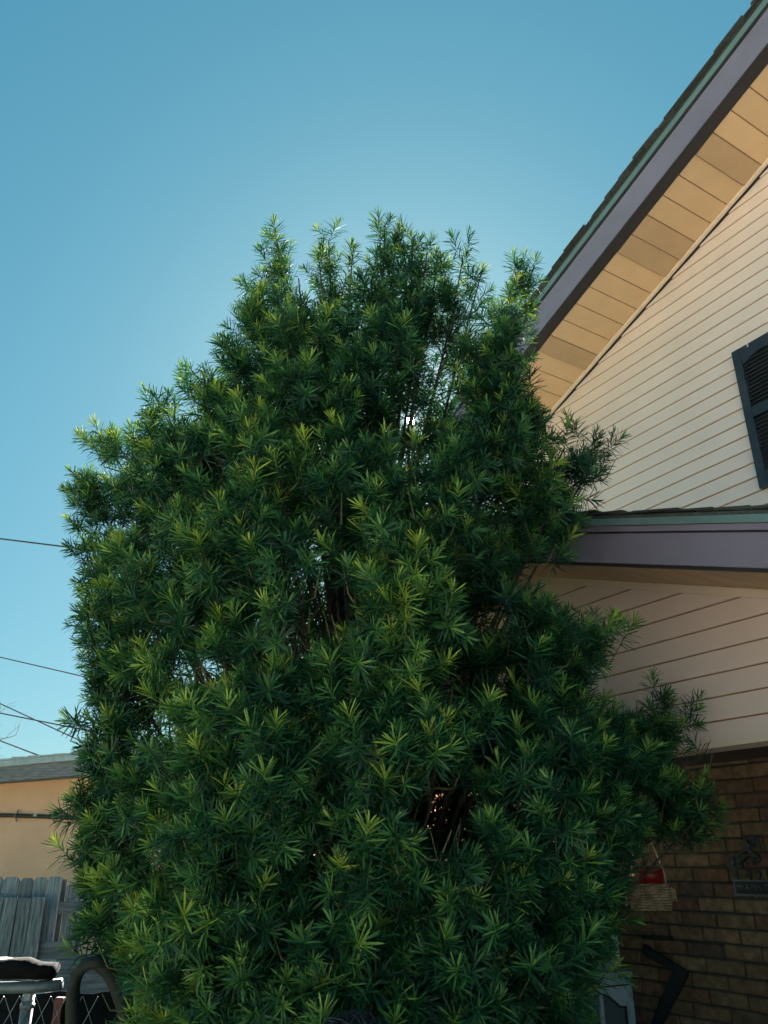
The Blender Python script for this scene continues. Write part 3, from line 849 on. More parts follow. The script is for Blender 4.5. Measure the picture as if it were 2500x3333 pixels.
# front row, shorter
for x0, x1, yt in ((-150, -106, 2922), (-102, -58, 2920), (-54, -22, 2922), (-19, 12, 2920), (15, 58, 2921), (61, 104, 2923), (106, 146, 2919)):
    fboard(x0, x1, yt, YF - .16, dog=.08, lean=random.uniform(-.004, .006), th=.024)
def frail(x0, y0, x1, y1, h, Y, th=.035):
    a, b = on_y(x0, y0, Y), on_y(x1, y1, Y)
    MB().prism([(a[0], Y, a[2] - h), (b[0], Y, b[2] - h), (b[0], Y, b[2]), (a[0], Y, a[2])], (0, th, 0)).build('rail', 'greywood_h', fence, bevel=.002)
frail(-160, 2938, 280, 2937, .085, YF - .036, .034)
frail(128, 3066, 240, 3063, .062, YF - .09, .03)
frail(122, 3088, 238, 3082, .055, YF - .10, .03)
for i, yy in enumerate((3108, 3128, 3150, 3172, 3196, 3220, 3244)):
    frail(116 - i * 3, yy, 440 + i * 3, yy - 4, .056, YF - .11 - .004 * (i % 2), .028)
bx = on_y(133, 3144, YF - .5)
bb = MB().box((bx[0] - .062, bx[1], 0), (bx[0] + .062, bx[1] + .12, bx[2] + .03)).build('storage_box', 'bluebox', None, bevel=.004)
tag(bb, 'pale blue plastic box standing against the fence boards', 'box')

# ------------------------------------------------------------------ chain-link fence with tarp
pc = on_z(100, 3214, 1.2)
clf = empty('chain_link_fence', (float(pc[0]), float(pc[1]), 0), 'galvanised chain-link fence with round post and top rail at lower left', 'fence')
YC = float(pc[1])
zr = 1.2
xr0, xr1 = float(pc[0]) - 1.4, float(on_y(200, 3214, YC)[0])
MB().tube([(xr0, YC, zr - .01), (float(pc[0]), YC, zr), (xr1, YC, zr + .012)], .021, 12).build('top_rail', 'zinc', clf, smooth=True)
pp = on_y(88, 3280, YC + .03)
MB().tube([(pp[0], YC + .03, 0), (pp[0], YC + .03, zr - .03)], .024, 14).build('post', 'zinc', clf, smooth=True)
MB().tube([(pp[0], YC + .03, zr - .075), (pp[0], YC + .03, zr - .06)], .0285, 14).build('tie_band', 'zinc', clf, smooth=True)
bm_ = MB().box((pp[0] - .012, YC + .004, zr - .05), (pp[0] + .02, YC + .05, zr + .035)).build('rail_bracket', 'zinc', clf, bevel=.004)
rp_ = on_y(190, 3280, YC + .12)
MB().box((rp_[0] - .017, YC + .11, 0), (rp_[0] + .017, YC + .145, zr - .05)).build('end_post', 'rust', clf, bevel=.003)
q = MB()
xa, xb = xr0, float(on_y(330, 3280, YC)[0])
cw, chh = .062, .062
nx = int((xb - xa) / cw)
for i in range(-18, nx):
    for s_ in (1, -1):
        pts = []
        for j in range(0, 19):
            x_ = xa + (i + j * .5 * 1.0) * cw if s_ > 0 else xa + (nx - (i + j * .5)) * cw
            z_ = zr - .03 - .575 * 0 - (18 - j) * chh if s_ > 0 else zr - .03 - (18 - j) * chh
            if xa <= x_ <= xb: pts.append((x_, YC - .004 * s_ + (.003 if j % 2 else -.003), z_))
        if len(pts) > 1: q.tube(pts, .0016, 4)
wm = q.build('wire_mesh', 'zinc', clf); wm['kind'] = 'stuff'
# rolled black tarp and a pale cloth on the rail
random.seed(11)
def lump(pts, rx, rz, n=14, jit=.12, seed=1):
    rnd = random.Random(seed)
    q = MB(); vs = []; m_ = len(pts)
    for i, p in enumerate(pts):
        e = min(1.0, .78 + 4.0 * min(i, m_ - 1 - i) / m_)
        for k_ in range(n):
            a = 2 * math.pi * k_ / n
            j = 1 + rnd.uniform(-jit, jit)
            vs.append((p[0], p[1] + math.cos(a) * rx * j * e, p[2] + math.sin(a) * rz * j * e))
    fs = []
    for i in range(m_ - 1):
        for k_ in range(n):
            fs.append((i * n + k_, i * n + (k_ + 1) % n, (i + 1) * n + (k_ + 1) % n, (i + 1) * n + k_))
    fs.append(tuple(range(n - 1, -1, -1))); fs.append(tuple(range((m_ - 1) * n, m_ * n)))
    return q.add(vs, fs)
xt1 = float(on_y(180, 3172, YC)[0])
zt_ = float(on_y(90, 3175, YC)[2])
path = [(xr0 + .02 + (xt1 - xr0 - .02) * i / 26, YC - .005, zr + .021 + .034 + .006 * math.sin(i * .9) + .01 * i / 26) for i in range(27)]
tp = lump(path, .060, .034, jit=.22, seed=4).build('rolled_tarp', 'tarp', None, smooth=True)
tag(tp, 'rolled black tarp lying along the chain-link fence rail', 'tarp')
xt2 = float(on_y(98, 3160, YC)[0])
path = [(xr0 + .05 + (xt2 - xr0 - .05) * i / 22, YC + .012, zr + .021 + .070 + .005 * math.sin(i * .8)) for i in range(23)]
clo = lump(path, .045, .012, jit=.4, seed=8).build('folded_cloth', 'cloth', None, smooth=True)
tag(clo, 'pale beige cloth laid on the black tarp, lit by the sun', 'cloth')

# black sheet added behind the wire mesh to darken the area below the rail
q = MB(); ncol = 40
xs0, xs1 = xr0, float(on_y(520, 3280, YC + .2)[0])
vs = []
for i in range(ncol + 1):
    x_ = xs0 + (xs1 - xs0) * i / ncol
    dy = .02 * math.sin(i * 1.3) + .012 * math.sin(i * 2.9 + 1)
    vs += [(x_, YC + .19 + dy * 1.5, .02), (x_, YC + .19 + dy, .6), (x_, YC + .19 + dy * .4, zr - .035 - .012 * math.sin(i * .7) ** 2)]
fs = []
for i in range(ncol):
    for k_ in range(2): fs.append((i * 3 + k_, i * 3 + 3 + k_, i * 3 + 4 + k_, i * 3 + 1 + k_))
ts_ = q.add(vs, fs).build('dark_sheet', 'tarp', None, smooth=True)
so_m = ts_.modifiers.new('thickness', 'SOLIDIFY'); so_m.thickness = .003
tag(ts_, 'black sheet added behind the chain-link mesh to darken the area below the rail', 'tarp')

# dark arched pipe beside the tree
hp = [on_y(x, y, 2.75) for x, y in ((455, 3480), (430, 3380), (405, 3290), (380, 3215), (350, 3160), (312, 3132), (275, 3140), (248, 3175), (238, 3230), (236, 3300), (236, 3400))]
hp = [np.array([hp[0][0] + .06, hp[0][1], 0])] + hp + [np.array([hp[-1][0], hp[-1][1], 0])]
pv = MB().tube(hp, .020, 12).build('arched_pipe', 'hose', None, smooth=True)
tag(pv, 'dark thick pipe arching over in front of the chain-link fence', 'pipe')

# ------------------------------------------------------------------ overhead wires, pole and bare tree
PX_, PY_ = -13.0, 19.0
def wire(x0, y0, x1, y1, xe, dist_e, label, r):
    sl = (y1 - y0) / (x1 - x0)
    # left end on the pole: pixel column of the pole on the photographed line
    f = lambda x: y0 + sl * (x - x0)
    xl = -360.0
    dl = ray(xl, f(xl)); pl = C0 + dl * (22.0 / math.hypot(dl[0], dl[1]))
    dr_ = ray(xe, f(xe)); pr = C0 + dr_ * (dist_e / math.hypot(dr_[0], dr_[1]))
    pts = [pl + (pr - pl) * t for t in np.linspace(0, 1, 14)]
    o = MB().tube(pts, r, 6).build('overhead_wire', 'wire', None, smooth=True)
    tag(o, label, 'wire', 'overhead wires in the sky left of the tree')
    return pl
ends = [wire(0, 1753.5, 351, 1797, 1350, 12.0, 'thick black overhead wire, the highest one, running behind the tree', .017),
        wire(0, 2139, 311, 2211, 1100, 12.0, 'thin overhead wire alone in the middle of the sky left of the tree', .011),
        wire(0, 2321, 315, 2384, 900, 12.5, 'lower overhead wire crossing the steeper wire near the bare twigs', .013),
        wire(0, 2290, 311, 2434, 520, 12.0, 'steepest overhead wire, crossing another just left of the tree', .011),
        wire(0, 2411, 152, 2469, 168, 11.0, 'lowest overhead wire dropping to the grey roof edge', .011)]
pb = np.mean(ends, axis=0)
pole = empty('utility_pole', (float(pb[0]), float(pb[1]), 0), 'wooden utility pole carrying the overhead wires outside the left edge', 'pole')
MB().tube([(pb[0], pb[1] + .15, 0), (pb[0], pb[1] + .15, max(e[2] for e in ends) + .6)], [.17, .11], 12).build('shaft', 'pole', pole, smooth=True)
MB().box((pb[0] - .9, pb[1] - .02, ends[0][2] - .08), (pb[0] + .9, pb[1] + .06, ends[0][2] + .04)).build('crossarm', 'pole', pole)

bt_base = np.append(on_y(-330, 2500, 15.0)[:2], 0)
bt = empty('bare_tree', tuple(bt_base), 'leafless tree whose fine pale twigs enter at the left edge below the wires', 'tree')
random.seed(21)
tr_, tw = MB(), MB()
def grow(p, d, L_, r, lev):
    n = 5
    pts = [p]; dd = d.copy()
    for i in range(n):
        dd = dd + np.array([random.gauss(0, .13), random.gauss(0, .13), random.gauss(.01, .09)]); dd /= np.linalg.norm(dd)
        pts.append(pts[-1] + dd * L_ / n)
    (tr_ if lev < 2 else tw).tube(pts, list(np.linspace(r, r * .5, n + 1)), 6 if lev < 2 else 4)
    if lev < 5:
        for i in range(2, n + 1):
            for k_ in range(2 if lev > 0 else 3):
                az = random.uniform(0, 6.28)
                e = np.cross(dd, [math.cos(az), math.sin(az), .3]); e /= np.linalg.norm(e)
                grow(pts[i], dd * .75 + e * .65, L_ * random.uniform(.5, .7), r * .48, lev + 1) if (lev < 2 or random.random() < .42) else None
grow(bt_base.astype(float), np.array([0.02, 0, 1.0]), 2.1, .10, 0)
tr_.build('trunk', 'bare', bt, smooth=True)
o = tw.build('twigs', 'bare', bt); o['kind'] = 'stuff'

# ------------------------------------------------------------------ person whose hair just shows at the lower edge
hpx = on_y(1150, 3290, 2.05)
HX, HY, HZ = float(hpx[0]), float(hpx[1]), float(hpx[2]) - .012
person = empty('person', (HX, HY, 0), 'person with dark hair, only the top of the head showing at the bottom edge', 'person')
sk = HZ / 1.36
bmj = {'pelvis': (0, 0, .70, .105), 'belly': (0, 0, .84, .10), 'chest': (0, .01, 1.00, .115), 'neck': (0, 0, 1.12, .045), 'jaw': (0, -.005, 1.18, .062), 'head': (0, 0, 1.26, .078), 'crown': (0, .005, 1.325, .05),
       'shL': (-.13, 0, 1.06, .05), 'elL': (-.175, .0, .86, .034), 'wrL': (-.175, -.04, .67, .024), 'haL': (-.172, -.05, .60, .026),
       'shR': (.13, 0, 1.06, .05), 'elR': (.175, .0, .86, .034), 'wrR': (.175, -.04, .67, .024), 'haR': (.172, -.05, .60, .026),
       'hiL': (-.075, 0, .64, .08), 'knL': (-.08, -.01, .37, .052), 'anL': (-.08, 0, .08, .036), 'toL': (-.085, -.12, .035, .032),
       'hiR': (.075, 0, .64, .08), 'knR': (.08, -.01, .37, .052), 'anR': (.08, 0, .08, .036), 'toR': (.085, -.12, .035, .032)}
ks = list(bmj)
ed_ = [('pelvis', 'belly'), ('belly', 'chest'), ('chest', 'neck'), ('neck', 'jaw'), ('jaw', 'head'), ('head', 'crown'), ('chest', 'shL'), ('shL', 'elL'), ('elL', 'wrL'), ('wrL', 'haL'), ('chest', 'shR'), ('shR', 'elR'), ('elR', 'wrR'), ('wrR', 'haR'),
       ('pelvis', 'hiL'), ('hiL', 'knL'), ('knL', 'anL'), ('anL', 'toL'), ('pelvis', 'hiR'), ('hiR', 'knR'), ('knR', 'anR'), ('anR', 'toR')]
me = bpy.data.meshes.new('body')
me.from_pydata([(HX + bmj[k_][0] * sk, HY + bmj[k_][1] * sk, bmj[k_][2] * sk) for k_ in ks], [(ks.index(a), ks.index(b)) for a, b in ed_], [])
body = link(bpy.data.objects.new('body', me), person)
md = body.modifiers.new('skin', 'SKIN')
for i, k_ in enumerate(ks):
    me.skin_vertices[0].data[i].radius = (bmj[k_][3] * sk, bmj[k_][3] * sk)
    me.skin_vertices[0].data[i].use_root = (k_ == 'pelvis')
md2 = body.modifiers.new('sub', 'SUBSURF'); md2.levels = 2; md2.render_levels = 2
me.materials.append(mat('navy_clothes_skin', (0.03, 0.035, 0.055), .8))
rnd = random.Random(9)
bm = bmesh.new()
bmesh.ops.create_uvsphere(bm, u_segments=20, v_segments=14, radius=1.0, matrix=Matrix.Translation((HX, HY + .01, HZ - .098)) @ Matrix.Diagonal((.094, .102, .098, 1)))
me = bpy.data.meshes.new('hair'); bm.to_mesh(me); bm.free()
me.materials.append(M['hair'])
hair = link(bpy.data.objects.new('hair', me), person)
st_q = MB()
for i in range(420):
    th, phx = rnd.uniform(0, 6.283), math.acos(rnd.uniform(.1, 1))
    nrm = np.array([math.sin(phx) * math.cos(th), math.sin(phx) * math.sin(th), math.cos(phx)])
    p0 = np.array([HX, HY + .01, HZ - .098]) + nrm * np.array([.092, .10, .096])
    tg = np.cross(nrm, [rnd.gauss(0, 1), rnd.gauss(0, 1), rnd.gauss(0, 1)]); tg /= np.linalg.norm(tg)
    p1 = p0 + nrm * .006 + tg * .02; p2 = p1 + tg * .02 + nrm * rnd.uniform(-.004, .008)
    st_q.tube([p0, p1, p2], [.0016, .0014, .0004], 3, cap=False)
so_ = st_q.build('hair_strands', 'hair', person); so_['kind'] = 'stuff'

# ------------------------------------------------------------------ the evergreen tree
rng = np.random.default_rng(17)
AX = np.array([-0.10, 3.90])
RZ = np.array([0.0, 0.5, 1.2, 2.0, 2.8, 3.5, 4.1, 4.6, 5.0, 5.4, 5.8])
RR = np.array([0.75, 1.05, 1.22, 1.30, 1.35, 1.32, 1.10, 0.92, 0.80, 0.55, 0.2])
def crown_r(z): return np.interp(z, RZ, RR)
def dlimit(z):
    if z < 2.05: return 4.2
    if z < 2.50: return 3.02
    if z < 3.62: return 2.46
    if z < 5.0: return 4.2
    return 3.68
def tip_point(sx, sy, k=1.0):
    """sx, sy in the 1659-wide view of the photograph"""
    d_ = ray(sx * 1.507, sy * 1.507)
    best, bt_ = 1e9, None
    for t in np.arange(1.9, 7.5, .02):
        p = C0 + d_ * t
        if -(p @ WN) > dlimit(p[2]) - .06: break
        ra = math.hypot(p[0] - AX[0], p[1] - AX[1]) / max(.15, crown_r(p[2]) * k)
        if ra <= 1.0: return p
        if ra < best: best, bt_ = ra, p
    return bt_
sil = [(832,462),(858,480),(893,490),(922,520),(762,522),(598,492),(582,540),(710,492),(690,540),(645,575),(945,525),(1000,532),(1042,556),(1155,548),(1140,580),(1105,592),(1120,650),(555,610),(527,700),(540,650),(508,745),(440,822),(470,850),(340,884),(322,932),(300,960),(207,952),(235,960),(160,1042),(180,1080),(248,1185),(188,1198),(210,1260),(200,1330),(195,1400),(218,1502),(225,1580),(218,1640),(165,1735),(190,1760),(152,1850),(165,1900),(195,1965),(210,2060),(205,2150),
       (1100,705),(1110,780),(1155,860),(1120,890),(1292,972),(1250,1005),(1190,1045),(1185,1110),(1130,1010),(1195,1305),(1170,1340),(1332,1350),(1270,1375),(1240,1440),(1285,1545),(1478,1515),(1440,1560),(1380,1590),(1575,1675),(1540,1765),(1500,1745),(1465,1655),(1400,1830),(1420,1780),(1332,1955),(1322,2050),(1245,2150),(1215,2130)]
poly = [(598,485),(640,600),(715,485),(700,600),(755,520),(832,455),(893,485),(945,515),(1040,545),(1050,620),(1155,545),(1120,680),(1090,830),(1155,855),(1170,960),(1295,965),(1200,1060),(1200,1110),(1140,1180),(1070,1260),(1100,1330),(1190,1300),(1340,1345),(1230,1450),(1285,1540),(1340,1600),(1485,1500),(1460,1640),(1540,1760),(1420,1830),(1340,1960),(1330,2060),(1240,2150),(1220,2300),(200,2300),(205,2080),(160,1930),(150,1830),(155,1720),(215,1640),(220,1560),(170,1400),(170,1200),(240,1200),(160,1050),(205,945),(330,920),(330,880),(440,820),(510,800),(500,740),(525,680),(570,600)]
def inside(x, y):
    c = False
    n = len(poly)
    for i in range(n):
        x1, y1 = poly[i]; x2, y2 = poly[(i + 1) % n]
        if (y1 > y) != (y2 > y) and x < (x2 - x1) * (y - y1) / (y2 - y1) + x1: c = not c
    return c
hollow = [(690, 1330, 62), (965, 1770, 75), (1085, 1330, 48), (640, 1470, 45), (1000, 1640, 42), (330, 1530, 40), (900, 1700, 40), (1090, 1440, 36), (720, 1860, 40), (870, 1960, 45), (1040, 2140, 50)]
airy = [(690, 1172, 34, 62), (955, 795, 46, 75), (1048, 1072, 34, 26), (1112, 1108, 32, 22), (910, 1010, 22, 60), (640, 1250, 20, 36), (770, 745, 16, 60), (690, 620, 20, 40), (1010, 690, 26, 60), (1075, 620, 20, 40), (560, 800, 16, 40), (740, 950, 12, 22), (520, 920, 14, 30), (888, 908, 17, 17), (970, 1105, 40, 20), (480, 1040, 10, 30), (1000, 880, 45, 30)]
# branch masses of the photograph: tip position, how far the branch stands out of the crown, leaf tone painted lighter where the mass looks lit
lead = {
    .09: [(940,1118,1.18),(895,1205,1.22),(930,1275,1.2),(790,1300,1.25),(870,1330,1.25),(720,1400,1.15),(775,1430,1.22),(890,1435,1.25),(820,1500,1.2),
          (560,1495,1.25),(485,1520,1.25),(430,1560,1.22),(620,1570,1.22),(650,1690,1.25),(550,1610,1.28),(470,1640,1.22),(390,1640,1.15),
          (640,835,1.1),(565,935,1.15),(600,1010,1.15),(500,1100,1.18),(560,1150,1.2),(640,1235,1.22),(590,1330,1.18),(480,1210,1.15),(430,1290,1.1)],
    .05: [(958,1585,1.28),(890,1600,1.28),(830,1620,1.28),(870,1680,1.22),(770,1650,1.15),(545,1715,1.3),(510,1790,1.3),(450,1860,1.3),(540,1850,1.25),(610,1800,1.15),(380,1800,1.2),(330,1720,1.1),
          (435,1985,1.3),(505,1960,1.3),(590,2140,1.32),(650,2060,1.32),(380,2060,1.25),(500,2080,1.3),(300,1960,1.15),(280,2080,1.15),(420,2160,1.3),(330,2190,1.2),(700,2130,1.3),
          (820,640,1.0),(760,720,1.0),(860,720,1.05),(690,720,1.0),(620,720,1.0),(560,800,1.0),(480,900,1.0),(420,960,1.0),(380,1010,1.0),(300,1060,.98),(380,1130,1.05),(330,1250,1.05),(280,1340,1.0)],
    .0: [(800,1810,1.28),(890,1815,1.3),(740,1880,1.25),(860,1900,1.28),(1000,1850,1.25),(1020,1940,1.25),(930,2000,1.2),
         (1180,1710,1.2),(1240,1640,1.2),(1200,1790,1.2),(1290,1760,1.15),(1120,1850,1.22),(1180,1900,1.25),(1250,1860,1.2),(1350,1650,1.05),(1410,1600,1.0),(1230,1970,1.2),(1100,1970,1.25),(1160,2060,1.25),(1080,2080,1.28),(980,2080,1.28),(880,2100,1.25),(800,2040,1.2),(1200,2160,1.2),(1000,2190,1.3),(850,2200,1.3),(640,2200,1.3),
         (700,880,1.05),(770,850,1.05),(740,1000,1.1),(820,1010,1.1),(800,1100,1.08),(730,1080,1.1),(1010,1010,1.1),(950,1060,1.08),(1070,950,1.05),(1130,920,1.0),(1130,1010,1.0),
         (380,1330,1.08),(320,1440,1.0),(400,1430,1.08),(480,1380,1.05),(800,780,1.05),(900,780,1.0),(1040,760,.95),(1080,840,.95),(905,640,.95),(985,660,.95),
         (1130,1330,1.0),(1180,1400,1.05),(1240,1400,1.0),(1200,1500,1.0)],
    -.07: [(1000,1180,.95),(1080,1230,.9),(1040,1340,.85),(960,1370,.9),(1010,1450,.85),(1090,1420,.9),(1060,1540,.9),(1130,1560,.95),(1010,1560,.85),(280,1480,.95)],
}
tips = []
for x, y in sil:
    if x > 1100 and y > 1290: x, y = x - 34, y + 8
    elif y < 760: y += 26
    elif x < 420: x += 18 if y < 1650 else 44
    tips.append((x, y, 'sil', 1.0, .02))
for fl_, ls_ in lead.items():
    tips += [(x, y, 'lead', k_, fl_) for x, y, k_ in ls_]
pyr = random.Random(23)
tries = 0
while tries < 6000:
    tries += 1
    x, y = pyr.uniform(170, 1480), pyr.uniform(480, 2290)
    if not (inside(x, y) and inside(x + 30, y) and inside(x - 30, y)): continue
    if any(math.hypot(x - a, y - b) < c for a, b, c in hollow): continue
    if any(((x - a) / c) ** 2 + ((y - b) / d2) ** 2 < 1.6 for a, b, c, d2 in airy): continue
    sp = 92
    if any(math.hypot(x - t_[0], y - t_[1]) < sp for t_ in tips): continue
    tips.append((x, y, 'fill', pyr.uniform(.35, .62), -.09))  # fill tips toned down, painting the shade inside the crown

# sprig prototypes: a stem clothed with narrow leaves
def make_sprig(seed, n=34, L_=.135, ll=.063, lw=.0024):
    r = np.random.default_rng(seed)
    V, Fq, Ft, age_light = [], [], [], []
    bend = r.normal(0, .18, 2)
    for i in range(n):
        s = (i + .5) / n
        s = .04 + .96 * s ** .72
        base = np.array([bend[0] * s * s * L_, bend[1] * s * s * L_, s * L_])
        az = i * 2.39996 + r.normal(0, .25)
        a = math.radians(np.interp(s, [0, .5, .85, 1], [84, 68, 44, 20]) + r.normal(0, 8))
        l = ll * np.interp(s, [0, .3, .8, 1], [.80, 1.08, .98, .62]) * r.uniform(.82, 1.16)
        w = lw * r.uniform(.85, 1.15)
        rad = np.array([math.cos(az), math.sin(az), 0]); ez = np.array([0, 0, 1.0])
        d_ = math.cos(a) * ez + math.sin(a) * rad
        nm = math.sin(a) * ez - math.cos(a) * rad
        roll = r.normal(0, .35)
        wd = np.cross(d_, nm); wd = math.cos(roll) * wd + math.sin(roll) * nm
        cv = r.uniform(.04, .22)
        k_ = len(V)
        for t, ww in ((0.0, .35), (.34, 1.0), (.78, .88)):
            c = base + d_ * l * t - nm * cv * l * t * t
            V += [c - wd * w * ww, c + wd * w * ww]
        V.append(base + d_ * l - nm * cv * l)
        Fq += [(k_, k_ + 1, k_ + 3, k_ + 2), (k_ + 2, k_ + 3, k_ + 5, k_ + 4)]
        Ft.append((k_ + 4, k_ + 5, k_ + 6))
        g_ = .20 + .52 * max(0, s - .35) / .65 + r.normal(0, .08)
        age_light += [g_] * 7
    return np.array(V), np.array(Fq), np.array(Ft), np.array(age_light), L_, bend
protos = [make_sprig(100 + i, n=int(rng.integers(42, 52)), L_=rng.uniform(.075, .125)) for i in range(12)]
protos += [make_sprig(300 + i, n=20, L_=.12, ll=.066, lw=.0042) for i in range(4)]     # sparser, broader-leaved shoots of the inner crown

S_pos, S_mat, S_idx, S_age_light, = [], [], [], []
def frame(dirv, roll):
    z = dirv / (np.linalg.norm(dirv) + 1e-9)
    x = np.cross(z, [0.21, -0.37, 0.9]); x /= (np.linalg.norm(x) + 1e-9)
    y = np.cross(z, x)
    c, s = math.cos(roll), math.sin(roll)
    return np.stack([c * x + s * y, -s * x + c * y, z], axis=1)
def add_sprig(p, dirv, scale, age_light, inner=False):
    if -(p @ WN) > dlimit(p[2]): return
    if p[2] < .15: return
    S_pos.append(p); S_mat.append(frame(dirv, rng.uniform(0, 6.28)) * scale); S_idx.append(int(rng.integers(12, 16) if inner else rng.integers(0, 12))); S_age_light.append(age_light)
limbs, twigs = [], MB()
def bez(p0, p1, p2, t): return (1 - t) ** 2 * p0 + 2 * t * (1 - t) * p1 + t * t * p2
for (sx, sy, role, kk, fl0) in tips:
    T = tip_point(sx, sy, kk)
    if T is None: continue
    top = np.interp(sy, [700, 1050], [1, 0])
    oxy = T[:2] - AX
    rho = np.linalg.norm(oxy) + 1e-6
    lift = np.interp(T[2], [0.5, 2, 3.5, 5.4], [.20, .34, .55, .75])
    reach = .50 if rho < crown_r(T[2]) * 1.15 else .62
    p0 = np.array([AX[0], AX[1], max(.25, T[2] - .75 * rho - lift - .25)]) + np.append(rng.normal(0, .05, 2), 0)
    p1 = np.array([*(AX + oxy * (1 - reach * .6)), T[2] - lift])
    p1 = p1 + rng.normal(0, .04, 3)
    Ln = np.linalg.norm(p1 - p0) + np.linalg.norm(T - p1)
    ts = np.linspace(0, 1, 12)
    pts = [bez(p0, p1, T, t) for t in ts]
    r0_ = .0045 + .006 * min(1.2, Ln)
    limbs.append((pts, list(np.linspace(r0_, .0028, 12))))
    flush_light = rng.normal(0, .06) + fl0 + (.16 if rng.random() < .07 else 0)  # new growth plus the painted brightness of the branch mass
    endd = T - p1; endd /= np.linalg.norm(endd)
    def brush(fn, length, n, fl, w0, w1):
        # fn(t): point on the axis, t = 0 at the tip; shoots stand all round it
        for k_ in range(n):
            f_ = (k_ + .5) / n
            p = fn(f_); tg = fn(max(0, f_ - .04)) - fn(f_ + .04); tg /= np.linalg.norm(tg) + 1e-9
            az = k_ * 2.4 + rng.normal(0, .4)
            e1 = np.cross(tg, [.3, .2, .93]); e1 /= np.linalg.norm(e1); e2 = np.cross(tg, e1)
            out = math.cos(az) * e1 + math.sin(az) * e2
            blen = rng.uniform(0, w0) + w1 * f_ * rng.uniform(.3, 1.0)
            dr_ = tg * .80 + out * .80 + np.array([0, 0, .22]); dr_ /= np.linalg.norm(dr_)
            e = p + dr_ * blen
            if blen > .045: twigs.tube([p, e + dr_ * .04], [.0022, .0014], 4, cap=False)
            add_sprig(e, dr_ + rng.normal(0, .16, 3), rng.uniform(.78, 1.08), fl - .14 * f_ + rng.normal(0, .045))
    span = min({'sil': .75, 'lead': .50, 'fill': .40}[role], Ln * .74)
    main = lambda f_: bez(p0, p1, T, 1 - f_ * span / Ln)
    add_sprig(T - endd * .08, endd + rng.normal(0, .1, 3), rng.uniform(.9, 1.1), flush_light + .20)
    brush(main, span, int(span / .042), flush_light, .03, .07)
    n_sub = {'sil': 5 - int(2 * top), 'lead': 6, 'fill': 3}[role]
    for b_ in range(n_sub):
        f_ = .16 + .80 * (b_ + rng.uniform(.1, .9)) / n_sub
        q0 = main(f_); tg = main(max(0, f_ - .05)) - main(f_ + .05); tg /= np.linalg.norm(tg)
        az = b_ * 2.4 + rng.normal(0, .5)
        e1 = np.cross(tg, [.3, .2, .93]); e1 /= np.linalg.norm(e1); e2 = np.cross(tg, e1)
        out = math.cos(az) * e1 + math.sin(az) * e2
        ln = rng.uniform(.13, .26) * (1 - .35 * top) * (.6 + .5 * f_)
        d0 = tg * .55 + out * .85 + .2 * np.append(oxy / rho, 0); d0 /= np.linalg.norm(d0)
        q1 = q0 + d0 * ln * .6
        q2 = q1 + (d0 * .5 + np.array([0, 0, .75]) + .15 * tg) * ln * .5
        twigs.tube([q0, q1, q2], [.004, .003, .0016], 4, cap=False)
        fl2 = flush_light + rng.normal(0, .05) - .05 * f_
        add_sprig(q2 - (q2 - q1) * .3, q2 - q1 + rng.normal(0, .02, 3), rng.uniform(.9, 1.1), fl2 + .20)
        brush(lambda t, a=q0, b=q1, c=q2: bez(a, b, c, 1 - t), ln, max(3, int(ln / .045)), fl2, .02, .02)
# inner shoots fill the heart of the crown
for n_in in range(6900):
    z = rng.uniform(.3, 3.7)
    if rng.random() < .06: z = rng.uniform(3.7, 4.5)
    th = rng.uniform(0, 6.283)
    back = math.sin(th) > .1
    if n_in > 6200: z = rng.uniform(1.0, 2.3)
    rr = crown_r(z) * math.sqrt(rng.uniform(.02, .85 if back else .30))
    p = np.array([AX[0] + rr * math.cos(th), AX[1] + rr * math.sin(th), z])
    add_sprig(p, np.array([math.cos(th) * .7, math.sin(th) * .7, rng.uniform(.1, .9)]) + rng.normal(0, .3, 3), rng.uniform(.85, 1.15), -.06 + rng.normal(0, .06), inner=True)  # lowered tone paints the crown's inner shade into these leaves
S_pos = np.array(S_pos); S_mat = np.array(S_mat); S_idx = np.array(S_idx); S_age_light = np.array(S_age_light)
# natural gaps in the crown
keep = np.ones(len(S_pos), bool)
mid = S_pos + S_mat[:, :, 2] * .09
q = mid - C0
dz_ = q @ FW
pxs = (PW / 2 + F_PX * (q @ RT) / dz_) / 1.507
pys = (PH / 2 - F_PX * (q @ UPV) / dz_) / 1.507
for a, b, c, d2 in airy:
    ins = ((pxs - a) / c) ** 2 + ((pys - b) / d2) ** 2 < 1
    keep &= ~(ins & (rng.random(len(S_pos)) < .58))
# cavities between the branch masses: the outer shell opens and the shaded heart shows
cav = [(707,1308,60,80),(650,1385,52,46),(973,1751,78,112),(701,1833,55,42),(592,2060,26,58),(985,1475,42,60),(1061,1332,62,50),(442,1438,92,38),(338,1548,40,56),(654,1548,28,46),(766,1835,38,34),(678,1705,22,52),(795,2163,58,26),(884,1738,48,28),(1114,1855,22,36),(662,1942,24,40),(943,2116,38,26),(1161,1237,74,46),(1085,1470,30,50),(330,1850,22,40),(1050,1640,38,34),(740,1545,30,26),(560,1430,34,22),(420,1740,26,22),(1120,1760,22,30),(1090,2010,20,30),(690,960,14,40),(860,900,18,30),(860,1060,16,40),(330,1370,18,30)]
rho_s = np.hypot(S_pos[:, 0] - AX[0], S_pos[:, 1] - AX[1]) / crown_r(S_pos[:, 2])
for a, b, c, d2 in cav:
    ins = ((pxs - a) / c) ** 2 + ((pys - b) / d2) ** 2 < 1
    keep &= ~(ins & (rho_s > .48) & (S_pos[:, 1] < AX[1] + .2))
